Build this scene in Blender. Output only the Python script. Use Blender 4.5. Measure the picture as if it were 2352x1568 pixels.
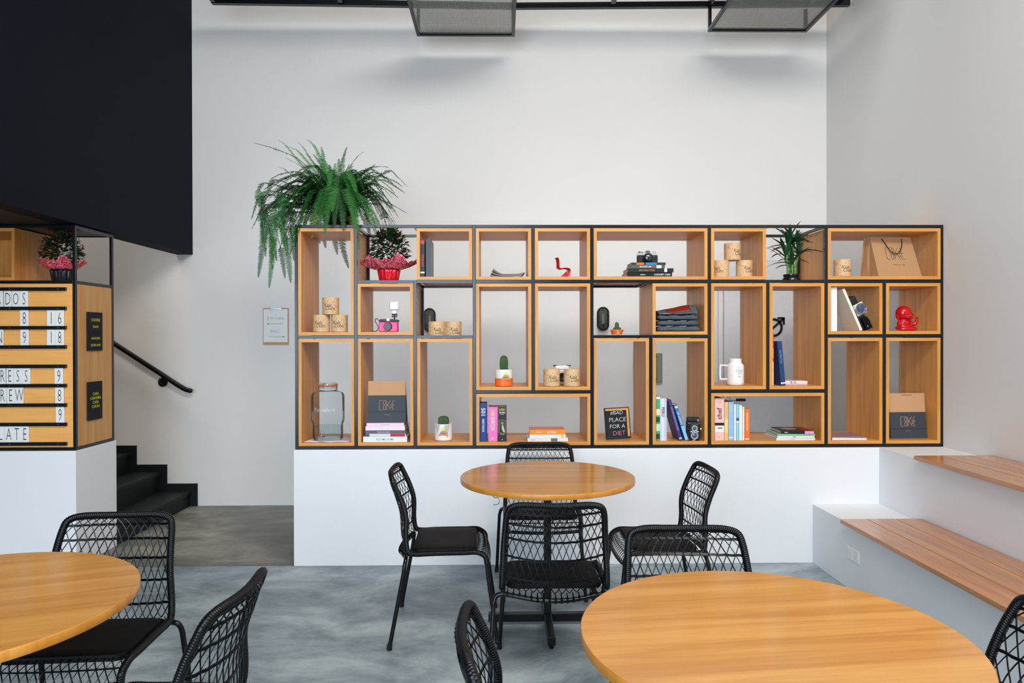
import bpy, bmesh, math, random
from math import sin, cos, pi, radians as R
from mathutils import Vector, Matrix, Euler
for o in list(bpy.data.objects): bpy.data.objects.remove(o)
S = bpy.context.scene; COL = S.collection
rnd = random.Random(7)

# ------------------------------------------------------------------ camera, sky, daylight, exposure
FPX, YAW, PIT, ROL = 1625.6, .01421, -.0045, -.00212
CX, CY, CH = 1.3135, -4.541, 1.45
_F = Vector((sin(YAW)*cos(PIT), cos(YAW)*cos(PIT), sin(PIT)))
_R0 = Vector((cos(YAW), -sin(YAW), 0)); _U0 = _R0.cross(_F)
_R = _R0*cos(ROL)+_U0*sin(ROL); _U = -_R0*sin(ROL)+_U0*cos(ROL)
cam = bpy.data.objects.new('camera', bpy.data.cameras.new('camera')); COL.objects.link(cam)
cam.matrix_world = Matrix(((_R.x, _U.x, -_F.x, CX), (_R.y, _U.y, -_F.y, CY), (_R.z, _U.z, -_F.z, CH), (0, 0, 0, 1)))
cam.data.sensor_width = 36; cam.data.lens = FPX*36/2352; cam.data.clip_start = .05
S.camera = cam
S.view_settings.view_transform = 'Standard'; S.view_settings.look = 'None'; S.view_settings.gamma = 1
S.view_settings.use_curve_mapping = False; S.view_settings.exposure = 0.04
w = bpy.data.worlds.new('sky'); S.world = w; w.use_nodes = True
bgn = w.node_tree.nodes['Background']; bgn.inputs[0].default_value = (.62, .78, 1, 1); bgn.inputs[1].default_value = 1.0

def area(name, loc, rot, sx, sy, power, col):
    l = bpy.data.lights.new(name, 'AREA'); l.shape = 'RECTANGLE'; l.size = sx; l.size_y = sy; l.energy = power; l.color = col
    o = bpy.data.objects.new(name, l); COL.objects.link(o); o.location = loc; o.rotation_euler = rot; return o
# daylight entering by the big window front behind the camera, and the row of ceiling lamps
area('window_daylight', (-.9, -8.8, 2.2), (R(90), 0, 0), 4.9, 3.5, 450, (.74, .875, 1))
area('ceiling_lamp_light', (2.5, -4.6, 4.9), (R(42), 0, R(8)), 3.0, 1.0, 205, (1, .945, .885))
area('hall_fill_light', (1.75, -.1, 5.12), (R(22), 0, 0), 4.4, .4, 22, (.90, .95, 1)).data.spread = R(46)  # added fill from overhead, lifts the back wall behind the shelving
area('stair_fill_light', (-2.5, .95, 4.6), (R(6), 0, 0), 1.8, .5, 55, (1, .95, .88))  # unseen light added to brighten the dark stairwell

def ray(px, py):
    u, v = px-1176, py-784
    return _F + _R*(u/FPX) - _U*(v/FPX)
def at(px, py, Y):            # photo pixel -> point on the plane y = Y
    d = ray(px, py); t = (Y-CY)/d.y
    return Vector((CX+d.x*t, Y, CH+d.z*t))
def atz(px, py, Z):           # photo pixel -> point on the plane z = Z
    d = ray(px, py); t = (Z-CH)/d.z
    return Vector((CX+d.x*t, CY+d.y*t, Z))
def atx(px, py, X):
    d = ray(px, py); t = (X-CX)/d.x
    return Vector((X, CY+d.y*t, CH+d.z*t))

# ------------------------------------------------------------------ materials
def lin(c):
    f = lambda v: v/12.92 if v <= .04045 else ((v+.055)/1.055)**2.4
    return tuple(f(v/255) for v in c)+(1,)
MATS = {}
def mat(name, rgb, rough=.5, metal=0, var=.06, scale=30, bump=0, spec=.5, trans=0, ior=1.45, coat=0, alpha=1):
    if name in MATS: return MATS[name]
    m = bpy.data.materials.new(name); m.use_nodes = True; nt = m.node_tree; N = nt.nodes; L = nt.links
    b = N['Principled BSDF']; b.inputs['Roughness'].default_value = rough; b.inputs['Metallic'].default_value = metal
    b.inputs['Specular IOR Level'].default_value = spec; b.inputs['Transmission Weight'].default_value = trans
    b.inputs['IOR'].default_value = ior; b.inputs['Coat Weight'].default_value = coat; b.inputs['Alpha'].default_value = alpha
    c = lin(rgb)
    tc = N.new('ShaderNodeTexCoord'); n = N.new('ShaderNodeTexNoise'); n.inputs['Scale'].default_value = scale; n.inputs['Detail'].default_value = 4
    L.new(tc.outputs['Object'], n.inputs['Vector'])
    mr = N.new('ShaderNodeMapRange'); mr.inputs[3].default_value = 1-var; mr.inputs[4].default_value = 1+var
    L.new(n.outputs['Fac'], mr.inputs[0])
    mx = N.new('ShaderNodeVectorMath'); mx.operation = 'SCALE'; mx.inputs[0].default_value = c[:3]
    L.new(mr.outputs[0], mx.inputs['Scale']); L.new(mx.outputs[0], b.inputs['Base Color'])
    if bump:
        bp = N.new('ShaderNodeBump'); bp.inputs['Strength'].default_value = bump; bp.inputs['Distance'].default_value = .01
        L.new(n.outputs['Fac'], bp.inputs['Height']); L.new(bp.outputs[0], b.inputs['Normal'])
    MATS[name] = m; return m
def wood(name, a, b_, axis, rough=.4, scale=1.0, coat=0.0, planks=0, contrast=1.0):
    m = bpy.data.materials.new(name); m.use_nodes = True; nt = m.node_tree; N = nt.nodes; L = nt.links
    b = N['Principled BSDF']; b.inputs['Roughness'].default_value = rough; b.inputs['Coat Weight'].default_value = coat; b.inputs['Coat Roughness'].default_value = .12
    tc = N.new('ShaderNodeTexCoord'); mp = N.new('ShaderNodeMapping'); L.new(tc.outputs['Object'], mp.inputs[0])
    s = [14*scale]*3; s[axis] = .9*scale; mp.inputs['Scale'].default_value = s
    n = N.new('ShaderNodeTexNoise'); n.inputs['Scale'].default_value = 1.6; n.inputs['Detail'].default_value = 6; n.inputs['Distortion'].default_value = .6
    L.new(mp.outputs[0], n.inputs['Vector'])
    mp2 = N.new('ShaderNodeMapping'); L.new(tc.outputs['Object'], mp2.inputs[0]); s2 = [150*scale]*3; s2[axis] = 6*scale; mp2.inputs['Scale'].default_value = s2
    n2 = N.new('ShaderNodeTexNoise'); n2.inputs['Scale'].default_value = 1; n2.inputs['Detail'].default_value = 3; L.new(mp2.outputs[0], n2.inputs['Vector'])
    ad = N.new('ShaderNodeMath'); ad.operation = 'MULTIPLY_ADD'; L.new(n2.outputs['Fac'], ad.inputs[0]); ad.inputs[1].default_value = .35; L.new(n.outputs['Fac'], ad.inputs[2])
    cr = N.new('ShaderNodeValToRGB'); L.new(ad.outputs[0], cr.inputs[0])
    cr.color_ramp.elements[0].position = .5-.0*contrast; cr.color_ramp.elements[0].color = lin(b_)
    cr.color_ramp.elements[1].position = .82; cr.color_ramp.elements[1].color = lin(a)
    L.new(cr.outputs[0], b.inputs['Base Color']); MATS[name] = m; return m
def concrete(name, a, b_, c_):
    m = bpy.data.materials.new(name); m.use_nodes = True; nt = m.node_tree; N = nt.nodes; L = nt.links
    b = N['Principled BSDF']
    tc = N.new('ShaderNodeTexCoord'); mp = N.new('ShaderNodeMapping'); mp.inputs['Scale'].default_value = (1, 1.7, 1); mp.inputs['Rotation'].default_value = (0, 0, .35); L.new(tc.outputs['Object'], mp.inputs[0])
    n = N.new('ShaderNodeTexNoise'); n.inputs['Scale'].default_value = 1.9; n.inputs['Detail'].default_value = 12; n.inputs['Roughness'].default_value = .68; n.inputs['Distortion'].default_value = .45; L.new(mp.outputs[0], n.inputs['Vector'])
    cr = N.new('ShaderNodeValToRGB'); L.new(n.outputs['Fac'], cr.inputs[0])
    e = cr.color_ramp.elements; e[0].position = .36; e[0].color = lin(a); e[1].position = .66; e[1].color = lin(c_); k = e.new(.5); k.color = lin(b_)
    n2 = N.new('ShaderNodeTexNoise'); n2.inputs['Scale'].default_value = 40; n2.inputs['Detail'].default_value = 5; L.new(tc.outputs['Object'], n2.inputs['Vector'])
    mr = N.new('ShaderNodeMapRange'); mr.inputs[3].default_value = .93; mr.inputs[4].default_value = 1.07; L.new(n2.outputs['Fac'], mr.inputs[0])
    vm = N.new('ShaderNodeVectorMath'); vm.operation = 'SCALE'; L.new(cr.outputs[0], vm.inputs[0]); L.new(mr.outputs[0], vm.inputs['Scale']); L.new(vm.outputs[0], b.inputs['Base Color'])
    r2 = N.new('ShaderNodeMapRange'); r2.inputs[3].default_value = .34; r2.inputs[4].default_value = .6; L.new(n.outputs['Fac'], r2.inputs[0]); L.new(r2.outputs[0], b.inputs['Roughness'])
    bp = N.new('ShaderNodeBump'); bp.inputs['Strength'].default_value = .12; bp.inputs['Distance'].default_value = .01; L.new(n2.outputs['Fac'], bp.inputs['Height']); L.new(bp.outputs[0], b.inputs['Normal'])
    MATS[name] = m; return m
def kraft_print(name, base, ink):
    m = bpy.data.materials.new(name); m.use_nodes = True; nt = m.node_tree; N = nt.nodes; L = nt.links
    b = N['Principled BSDF']; b.inputs['Roughness'].default_value = .6
    tc = N.new('ShaderNodeTexCoord'); n = N.new('ShaderNodeTexNoise'); n.inputs['Scale'].default_value = 55; n.inputs['Detail'].default_value = 3; n.inputs['Distortion'].default_value = 2.5; L.new(tc.outputs['Object'], n.inputs['Vector'])
    cr = N.new('ShaderNodeValToRGB'); L.new(n.outputs['Fac'], cr.inputs[0]); e = cr.color_ramp.elements
    e[0].position = .36; e[0].color = lin(ink); e[1].position = .41; e[1].color = lin(base)
    L.new(cr.outputs[0], b.inputs['Base Color']); MATS[name] = m; return m

PAINT = mat('white_wall_paint', (226, 224, 221), .75, var=.015, scale=2, bump=.02)
PAINTW = mat('white_plinth_paint', (230, 231, 233), .6, var=.012, scale=2)
DARKW = mat('dark_wall_paint', (92, 88, 84), .7, var=.02, scale=2)
CEILM = mat('grey_ceiling_paint', (150, 148, 145), .8, var=.02, scale=2)
NAVY = mat('navy_paint', (16, 19, 30), .7, var=.05, scale=3, spec=.12)
BLACKP = mat('black_steel', (15, 17, 20), .24, var=.1, scale=20, spec=.55)
OAKV = wood('oak_upright_grain', (220, 156, 76), (196, 128, 52), 2, .42)
OAKH = wood('oak_level_grain', (224, 160, 80), (202, 134, 56), 0, .42)
TABLEW = wood('table_oak', (206, 149, 76), (182, 122, 54), 0, .27, .8, coat=.45)
EDGEW = wood('table_edge_band', (206, 142, 56), (190, 122, 40), 2, .35)
BENCHW = wood('bench_cedar', (192, 132, 82), (160, 102, 56), 1, .26, .8, coat=.35)
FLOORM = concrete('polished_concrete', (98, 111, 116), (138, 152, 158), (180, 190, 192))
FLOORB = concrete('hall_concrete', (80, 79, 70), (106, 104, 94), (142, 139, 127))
CORD = mat('black_woven_cord', (6, 8, 11), .32, var=.15, scale=60, spec=.4)
TUBEM = mat('black_tube', (5, 6, 8), .28, spec=.45)
LEATHER = mat('black_leather', (5, 6, 8), .6, spec=.2, bump=.05, scale=80)
STAIRM = mat('black_stair_stone', (22, 25, 26), .55, spec=.25, var=.15, scale=10)
WHITE = mat('white_gloss', (238, 238, 236), .25)
PAPER = mat('white_paper', (232, 232, 230), .8, var=.02)
PAGES = mat('book_pages', (214, 208, 196), .85, var=.08, scale=200)
BLK = mat('black_plastic', (18, 18, 19), .4)
CHROME = mat('chrome', (215, 215, 215), .18, 1)
def thin_glass(name, tint, refl=.9):
    m = bpy.data.materials.new(name); m.use_nodes = True; nt = m.node_tree; N = nt.nodes; L = nt.links
    N.remove(N['Principled BSDF']); tr = N.new('ShaderNodeBsdfTransparent'); tr.inputs[0].default_value = tint+(1,)
    g = N.new('ShaderNodeBsdfGlossy'); g.inputs['Roughness'].default_value = .03; lw = N.new('ShaderNodeLayerWeight'); lw.inputs[0].default_value = .12
    ml = N.new('ShaderNodeMath'); ml.operation = 'MULTIPLY'; ml.inputs[1].default_value = refl; L.new(lw.outputs['Fresnel'], ml.inputs[0])
    mx = N.new('ShaderNodeMixShader'); L.new(ml.outputs[0], mx.inputs[0]); L.new(tr.outputs[0], mx.inputs[1]); L.new(g.outputs[0], mx.inputs[2])
    L.new(mx.outputs[0], N['Material Output'].inputs[0]); MATS[name] = m; return m
GLASS = thin_glass('clear_glass', (.93, .95, .95))
KRAFT = mat('kraft_paper', (196, 152, 112), .8, var=.04, scale=15)
TINK = mat('brown_black_ink', (58, 44, 34), .7)
KPRINT = kraft_print('printed_kraft', (212, 176, 132), (150, 112, 76))
INK = mat('dark_ink', (30, 27, 25), .7)
GREY = mat('grey_metal', (150, 150, 148), .4, .3)
SCREW = mat('brass_screw', (150, 140, 110), .35, .8)

# ------------------------------------------------------------------ mesh helpers
class B:
    def __init__(s): s.v = []; s.f = []; s.m = []; s.sm = []
    def add(s, vs, fs, mi=0, smooth=False, M=None):
        k = len(s.v); s.v += [tuple(M @ Vector(p)) if M else tuple(p) for p in vs]
        s.f += [tuple(i+k for i in f) for f in fs]; s.m += [mi]*len(fs); s.sm += [smooth]*len(fs); return s
    def box(s, x0, x1, y0, y1, z0, z1, mi=0, M=None):
        return s.add([(x0,y0,z0),(x1,y0,z0),(x1,y1,z0),(x0,y1,z0),(x0,y0,z1),(x1,y0,z1),(x1,y1,z1),(x0,y1,z1)],
                     [(0,3,2,1),(4,5,6,7),(0,1,5,4),(1,2,6,5),(2,3,7,6),(3,0,4,7)], mi, False, M)
    def prism(s, pts, y0, y1, mi=0, M=None, smooth=False):      # outline in x,z extruded along y
        n = len(pts); a = sum(pts[i][0]*pts[(i+1)%n][1]-pts[(i+1)%n][0]*pts[i][1] for i in range(n))
        if a < 0: pts = pts[::-1]
        vs = [(x, y0, z) for x, z in pts]+[(x, y1, z) for x, z in pts]
        s.add(vs, [tuple(range(n)), tuple(range(2*n-1, n-1, -1))], mi, False, M)
        k = len(s.v)-2*n
        for i in range(n):
            j = (i+1) % n; s.f.append((k+i, k+n+i, k+n+j, k+j)); s.m.append(mi); s.sm.append(smooth)
        return s
    def lathe(s, prof, n=32, mi=0, M=None, cap=True, sq=None):   # prof: (r, z)
        vs = []; fs = []
        for r, z in prof:
            for i in range(n):
                a = 2*pi*i/n; vs.append((r*cos(a), r*sin(a), z))
        for k in range(len(prof)-1):
            for i in range(n):
                j = (i+1) % n; fs.append((k*n+i, k*n+j, (k+1)*n+j, (k+1)*n+i))
        if cap:
            if prof[0][0] > 1e-5: fs.append(tuple(range(n-1, -1, -1)))
            if prof[-1][0] > 1e-5: fs.append(tuple((len(prof)-1)*n+i for i in range(n)))
        return s.add(vs, fs, mi, True, M)
    def tube(s, pts, r, n=8, mi=0, cap=True, M=None, closed=False):
        pts = [Vector(p) for p in pts]; N = len(pts); rr = r if hasattr(r, '__len__') else [r]*N
        T = []
        for i in range(N):
            a = pts[i-1] if (i or closed) else pts[0]; b = pts[(i+1) % N] if (i < N-1 or closed) else pts[-1]
            t = (b-a); T.append(t.normalized() if t.length > 1e-9 else Vector((0, 0, 1)))
        up = Vector((0, 0, 1)) if abs(T[0].z) < .9 else Vector((1, 0, 0))
        nx = T[0].cross(up).normalized(); vs = []; fs = []
        for i in range(N):
            nx = (nx-T[i]*nx.dot(T[i])).normalized(); ny = T[i].cross(nx)
            for k in range(n):
                a = 2*pi*k/n; vs.append(pts[i]+(nx*cos(a)+ny*sin(a))*rr[i])
        for i in range(N if closed else N-1):
            q = (i+1) % N
            for k in range(n):
                j = (k+1) % n; fs.append((i*n+k, i*n+j, q*n+j, q*n+k))
        if cap and not closed: fs += [tuple(range(n-1, -1, -1)), tuple((N-1)*n+k for k in range(n))]
        return s.add(vs, fs, mi, True, M)
    def ball(s, c, r, n=16, mi=0, sc=(1, 1, 1), M=None):
        vs = [(c[0], c[1], c[2]-r*sc[2])]; m = n//2
        for k in range(1, m):
            ph = -pi/2+pi*k/m
            for i in range(n):
                a = 2*pi*i/n; vs.append((c[0]+r*sc[0]*cos(ph)*cos(a), c[1]+r*sc[1]*cos(ph)*sin(a), c[2]+r*sc[2]*sin(ph)))
        vs.append((c[0], c[1], c[2]+r*sc[2])); fs = []
        for i in range(n): fs.append((0, 1+(i+1) % n, 1+i))
        for k in range(m-2):
            for i in range(n): fs.append((1+k*n+i, 1+k*n+(i+1) % n, 1+(k+1)*n+(i+1) % n, 1+(k+1)*n+i))
        e = len(vs)-1; b0 = 1+(m-2)*n
        for i in range(n): fs.append((b0+i, b0+(i+1) % n, e))
        return s.add(vs, fs, mi, True, M)
    def grid(s, fn, nu, nv, mi=0, smooth=True):
        vs = [fn(i/nu, j/nv) for j in range(nv+1) for i in range(nu+1)]
        fs = [(j*(nu+1)+i, j*(nu+1)+i+1, (j+1)*(nu+1)+i+1, (j+1)*(nu+1)+i) for j in range(nv) for i in range(nu)]
        return s.add(vs, fs, mi, smooth)
    def obj(s, name, mats, parent=None, bevel=0, loc=None, rot=None, kind=None, solid=0):
        me = bpy.data.meshes.new(name); me.from_pydata([tuple(p) for p in s.v], [], s.f)
        for m in (mats if isinstance(mats, (list, tuple)) else [mats]): me.materials.append(m)
        me.polygons.foreach_set('material_index', s.m); me.polygons.foreach_set('use_smooth', s.sm); me.update()
        if any(s.sm): me.set_sharp_from_angle(angle=R(42))
        o = bpy.data.objects.new(name, me); COL.objects.link(o)
        if parent: o.parent = parent
        if loc is not None: o.location = loc
        if rot is not None: o.rotation_euler = rot
        if solid: md = o.modifiers.new('thick', 'SOLIDIFY'); md.thickness = solid; md.offset = 0
        if bevel: md = o.modifiers.new('bevel', 'BEVEL'); md.width = bevel; md.segments = 2; md.limit_method = 'ANGLE'
        if kind: o['kind'] = kind
        return o
def tag(o, label, cat, group=None):
    o['label'] = label; o['category'] = cat
    if group: o['group'] = group
    return o
def thing(name, label, cat, loc=(0, 0, 0), rot=(0, 0, 0), group=None):
    o = bpy.data.objects.new(name, None); COL.objects.link(o); o.empty_display_size = .05
    o.location = loc; o.rotation_euler = rot; return tag(o, label, cat, group)
def dup(o, loc, rot, label, parent=None):
    c = o.copy(); COL.objects.link(c)
    if parent is None: c.location = loc; c.rotation_euler = rot; c['label'] = label
    else: c.parent = parent
    for ch in [k for k in ALLCH.get(o.name, [])]: dup(ch, None, None, None, c)
    return c
ALLCH = {}
def index_children(o):
    ALLCH[o.name] = [c for c in COL.objects if c.parent == o]
    for c in ALLCH[o.name]: index_children(c)
def crom(P, n=8, closed=False):
    P = [Vector(p) for p in P]; out = []; N = len(P)
    for i in range(N if closed else N-1):
        g = lambda k: P[k % N] if closed else P[min(max(k, 0), N-1)]
        a, b, c, d = g(i-1), g(i), g(i+1), g(i+2)
        for k in range(n):
            t = k/n; out.append(.5*((2*b)+(c-a)*t+(2*a-5*b+4*c-d)*t*t+(3*b-a-3*c+d)*t**3))
    if not closed: out.append(P[-1])
    return out
def resample(P, step):
    P = [Vector(p) for p in P]; L = [0]
    for i in range(1, len(P)): L.append(L[-1]+(P[i]-P[i-1]).length)
    n = max(2, int(L[-1]/step)); out = []; k = 0
    for i in range(n+1):
        d = L[-1]*i/n
        while k < len(P)-2 and L[k+1] < d: k += 1
        t = (d-L[k])/max(1e-9, L[k+1]-L[k]); out.append(P[k].lerp(P[k+1], min(1, t)))
    return out
TXT = {}
def text(s, parent, m, h, loc=(0, 0, 0), rot=(R(90), 0, 0), sx=1.0, shear=0, ext=.0004, bold=0, wrap=None, name='lettering', spacing=1, lines=1, maxw=None, label=None, wx=0):
    c = bpy.data.curves.new('t', 'FONT'); c.body = s; c.size = 1; c.align_x = 'CENTER'; c.resolution_u = 2; c.extrude = 0; c.shear = shear
    c.space_character = spacing; c.offset = bold; c.space_line = lines
    t = bpy.data.objects.new('t', c); me = bpy.data.meshes.new_from_object(t); bpy.data.objects.remove(t)
    xs = [v.co.x for v in me.vertices]; ys = [v.co.y for v in me.vertices]
    if not xs: return
    k = h/(max(ys)-min(ys)); cx, cy = (max(xs)+min(xs))/2, (max(ys)+min(ys))/2; kx = k*sx
    if maxw and (max(xs)-min(xs))*kx > maxw: kx = maxw/(max(xs)-min(xs))
    if wrap:
        bm = bmesh.new(); bm.from_mesh(me); bmesh.ops.subdivide_edges(bm, edges=[e for e in bm.edges if e.calc_length() > .25], cuts=2); bm.to_mesh(me); bm.free()
    for v in me.vertices:
        x, y = (v.co.x-cx)*kx, (v.co.y-cy)*k
        if wrap: a = (x+wx)/wrap; v.co = (wrap*sin(a), y, wrap*cos(a)-wrap)
        else: v.co = (x, y, 0)
    me.materials.clear(); me.materials.append(m); me.name = name
    o = bpy.data.objects.new(name, me); COL.objects.link(o); o.parent = parent; o.location = loc; o.rotation_euler = rot
    if label: o['label'] = label
    return o

# ------------------------------------------------------------------ the room
BW, RW, LW, FW, CEIL = 1.648, 4.17, -4.6, -9.0, 5.2
PX, PZ = .3786, .35403
bx = lambda i: i*PX
bz = lambda r: 2.168-PZ*r
b = B()
b.add([(LW, FW, 0), (RW, FW, 0), (RW, 0, 0), (LW, 0, 0)], [(0, 1, 2, 3)], 0)
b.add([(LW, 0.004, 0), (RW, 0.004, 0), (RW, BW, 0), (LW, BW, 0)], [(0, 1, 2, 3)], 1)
b.add([(LW, 0, -.003), (RW, 0, -.003), (RW, .004, -.003), (LW, .004, -.003)], [(0, 1, 2, 3)], 2)
b.add([(LW, FW, -.1), (LW, BW, -.1), (RW, BW, -.1), (RW, FW, -.1)], [(0, 1, 2, 3)], 2)
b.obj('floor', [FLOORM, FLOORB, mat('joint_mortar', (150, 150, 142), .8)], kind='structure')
B().box(LW-.2, RW+.2, BW, BW+.15, -.1, CEIL).obj('wall_back', PAINT, kind='structure')
B().box(RW, RW+.15, FW, BW, -.1, CEIL).obj('wall_right', PAINT, kind='structure')
B().box(LW-.15, LW, FW, BW, -.1, CEIL).obj('wall_left', DARKW, kind='structure')
B().box(LW, RW, FW, BW, CEIL, CEIL+.1).obj('ceiling', PAINT, kind='structure')
b = B(); wins = [(-3.4, 1.6)]
b.box(LW, wins[0][0], FW-.15, FW, 0, CEIL); b.box(wins[0][1], RW, FW-.15, FW, 0, CEIL)
for a, c in wins: b.box(a, c, FW-.15, FW, 0, .4); b.box(a, c, FW-.15, FW, 4.0, CEIL)
b.obj('wall_front', DARKW, kind='structure')
for k, (a, c) in enumerate(wins):
    wb = B(); n = 5 if k == 0 else 2
    for i in range(n+1):
        x = a+(c-a)*i/n; x0 = min(max(x-.025, a), c-.05); wb.box(x0, x0+.05, FW-.1, FW-.04, .4, 4.0)
    for z in (.4, 2.2, 3.95): wb.box(a, c, FW-.1, FW-.04, z, z+.05)
    wb.obj('window_%d' % (k+1), BLACKP, kind='structure')
# mezzanine: navy side panel running to the back wall and its slab, stair opening left free behind
MZ = 2.182
B().box(-1.51, -1.37, -6.2, BW, MZ, CEIL).obj('wall_mezzanine', NAVY, kind='structure')
B().box(LW, -1.51, -6.2, .46, MZ, MZ+.25).obj('trim_1', mat('dark_soffit', (26, 23, 21), .7), kind='structure')
B().box(LW, -1.51, .30, .46, MZ+.25, CEIL).obj('wall_mezzanine_rear', NAVY, kind='structure')
# low white plinth under the shelving, and the one under the menu unit
PT = .7415
b = B(); b.box(-.016, 3.746, -.016, .46, 0, PT); b.box(3.746, RW, -.0155, .46, 0, PT); b.obj('trim_2', PAINTW, kind='structure', bevel=.003)
B().box(LW+.3, -1.392, -.016, .46, 0, PT).obj('trim_3', PAINTW, kind='structure', bevel=.003)
# white stepped seating on the right
b = B(); b.box(3.312, 3.746, -6.5, -.0165, 0, .379); b.box(3.746, RW, -6.5, -.0165, 0, PT); b.obj('trim_4', PAINTW, kind='structure', bevel=.002)

# wooden slabs of the seating
def slab(label, x0, x1, y0, y1, z0, z1, gaps):
    t = thing('bench_slab', label, 'bench', ((x0+x1)/2, (y0+y1)/2, z0), group='wooden bench tops on the stepped seating')
    xs = [x0]+gaps+[x1]
    for a, c in zip(xs[:-1], xs[1:]):
        B().box(a+.003-(x0+x1)/2, c-.003-(x0+x1)/2, (y0-y1)/2, (y1-y0)/2, 0, z1-z0).obj('plank', BENCHW, t, bevel=.002)
    B().box((x0-x1)/2+.02, (x1-x0)/2-.004, (y0-y1)/2+.01, (y1-y0)/2-.004, .0005, z1-z0-.003).obj('backing_strip', mat('brown_backing', (176, 128, 44), .7), t)
slab('low reddish wooden bench top, nearer the floor, of three long planks', 3.262, 3.742, -6.3, -.484, .3795, .403, [3.262+.155, 3.262+.322])
slab('upper reddish wooden bench top below the right wall', 3.696, 4.166, -6.3, -.473, PT+.0005, PT+.024, [3.696+.15, 3.696+.31])

# stairs against the back wall, climbing to the left, black stepped skirting on the wall
b = B(); nos = [(438, 0.127), (370.5, .292), (313, .458)]
sx = [at(438, 1127, BW).x, at(370.5, 1085, BW).x, at(313, 1042, BW).x]
run = .262; rise = .166
st = []
x = sx[0]; z = .127
for k in range(12):
    st.append((x, z)); x -= run; z += rise
for k, (x, z) in enumerate(st[:9]):
    x1 = x-run if k < 8 else LW+.02
    b.box(max(x-run*1.0, LW+.03), x, .462, BW-.017, 0, z-.0)
    b.box(x-run, x+.012, .4625, BW-.017, z-.022, z+.004)
b2 = B(); b2.v, b2.f, b2.m, b2.sm = b.v, b.f, b.m, b.sm
o = b.obj('staircase', STAIRM); tag(o, 'black stone stairs climbing to the left behind the menu unit', 'stairs')
bs = B(); pts = []
for k, (x, z) in enumerate(st[:9]):
    t = z+.068; x1 = x+.062; x0 = x-run+.062; zl = z-rise-.05 if k else 0
    bs.box(x0, x1, BW-.016, BW-.0005, max(0, zl), t)
o = bs.obj('stair_skirting', STAIRM); tag(o, 'black stepped skirting on the back wall beside the stairs', 'skirting')

# handrail
t = thing('handrail', 'black tubular handrail on the back wall above the stairs', 'handrail', (at(375, 877, BW).x, BW, at(375, 877, BW).z))
O = t.location
P = [at(437, 897, BW-.07), at(424, 893, BW-.07), at(405, 882, BW-.07), at(375, 862, BW-.07), at(264, 790, BW-.07), at(120, 696, BW-.07)]
B().tube([p-O for p in crom(P[:3], 6)]+[p-O for p in P[3:]], .021, 14).obj('rail', TUBEM, t)
B().tube([(0, -.001, 0), (0, -.012, 0)], .04, 24).tube([(0, -.012, 0), (0, -.055, .0), (.008, -.07, .035)], .009, 10).obj('bracket', TUBEM, t)
B().ball(tuple(P[0]-O), .021, 14).obj('end_cap', TUBEM, t)

# flush door behind the shelving, at the right of the back wall
b = B(); d0, d1 = at(1661, 668, BW).x, 4.05
zt = 2.12
for x in (d0-.045, d0): b.box(x-.002, x+.002, BW-.006, BW+.001, 0, zt)
b.box(d0, d1, BW-.006, BW+.001, zt, zt+.006)
o = B().box(d0+.004, d1, BW-.010, BW-.0005, .004, zt).obj('door_1', mat('door_white', (216, 217, 220), .5), kind='structure')
b.obj('trim_5', mat('door_gap', (176, 177, 180), .8), kind='structure')
hp = at(1672, 917, BW-.01)
B().tube([(0, 0, 0), (0, -.008, 0)], .029, 20).tube([(0, -.008, 0), (0, -.05, 0)], .009, 10).tube([(0, -.05, 0), (.05, -.052, 0)], .010, 10).obj('handle', CHROME, o, loc=tuple(hp))
B().box(.05, .135, -.062, -.045, -.011, .011).obj('grip', BLK, o, loc=tuple(hp))

# ------------------------------------------------------------------ shelving: black steel rack and oak box inserts
SD = .444; HB = .0095
def rack(t, uprights, rails, cross, X0=0.0, parts=('upright', 'rail', 'crossbar')):
    for y0 in (0, SD-2*HB):
        for x, za, zb in uprights: B().box(x-HB, x+HB, y0, y0+2*HB, min(za, zb)-HB, max(za, zb)+HB).obj('upright', BLACKP, t, bevel=.0008)
        for z, xa, xb in rails: B().box(xa+HB+.0002, xb-HB-.0002, y0+.0003, y0+2*HB-.0003, z-HB, z+HB).obj('rail', BLACKP, t, bevel=.0008)
    for x, z in cross: B().box(x-HB+.0003, x+HB-.0003, 2*HB+.0002, SD-2*HB-.0002, z-HB+.0003, z+HB-.0003).obj('crossbar', BLACKP, t)
t = thing('steel_shelf_rack', 'long black steel shelf rack on the white plinth holding oak boxes', 'shelf rack', (0, 0, 0))
ups = []
absent = {(2, 0), (8, 0), (6, 1), (4, 3), (6, 0), (10, 0), (8, 3)}
for c in range(12):
    r = 0
    while r < 4:
        if (c, r) in absent and 0 < c < 11: r += 1; continue
        r2 = r
        while r2 < 4 and not ((c, r2) in absent and 0 < c < 11): r2 += 1
        ups.append((bx(c), bz(r)-(0 if r else 0), bz(r2))); r = r2
rails = [(bz(0), bx(0), bx(11)), (bz(4), bx(0), bx(11)), (bz(1), bx(1), bx(11)), (bz(2), bx(0), bx(3)), (bz(2), bx(5), bx(7)), (bz(2), bx(9), bx(11)), (bz(3), bx(3), bx(5)), (bz(3), bx(7), bx(9))]
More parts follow.
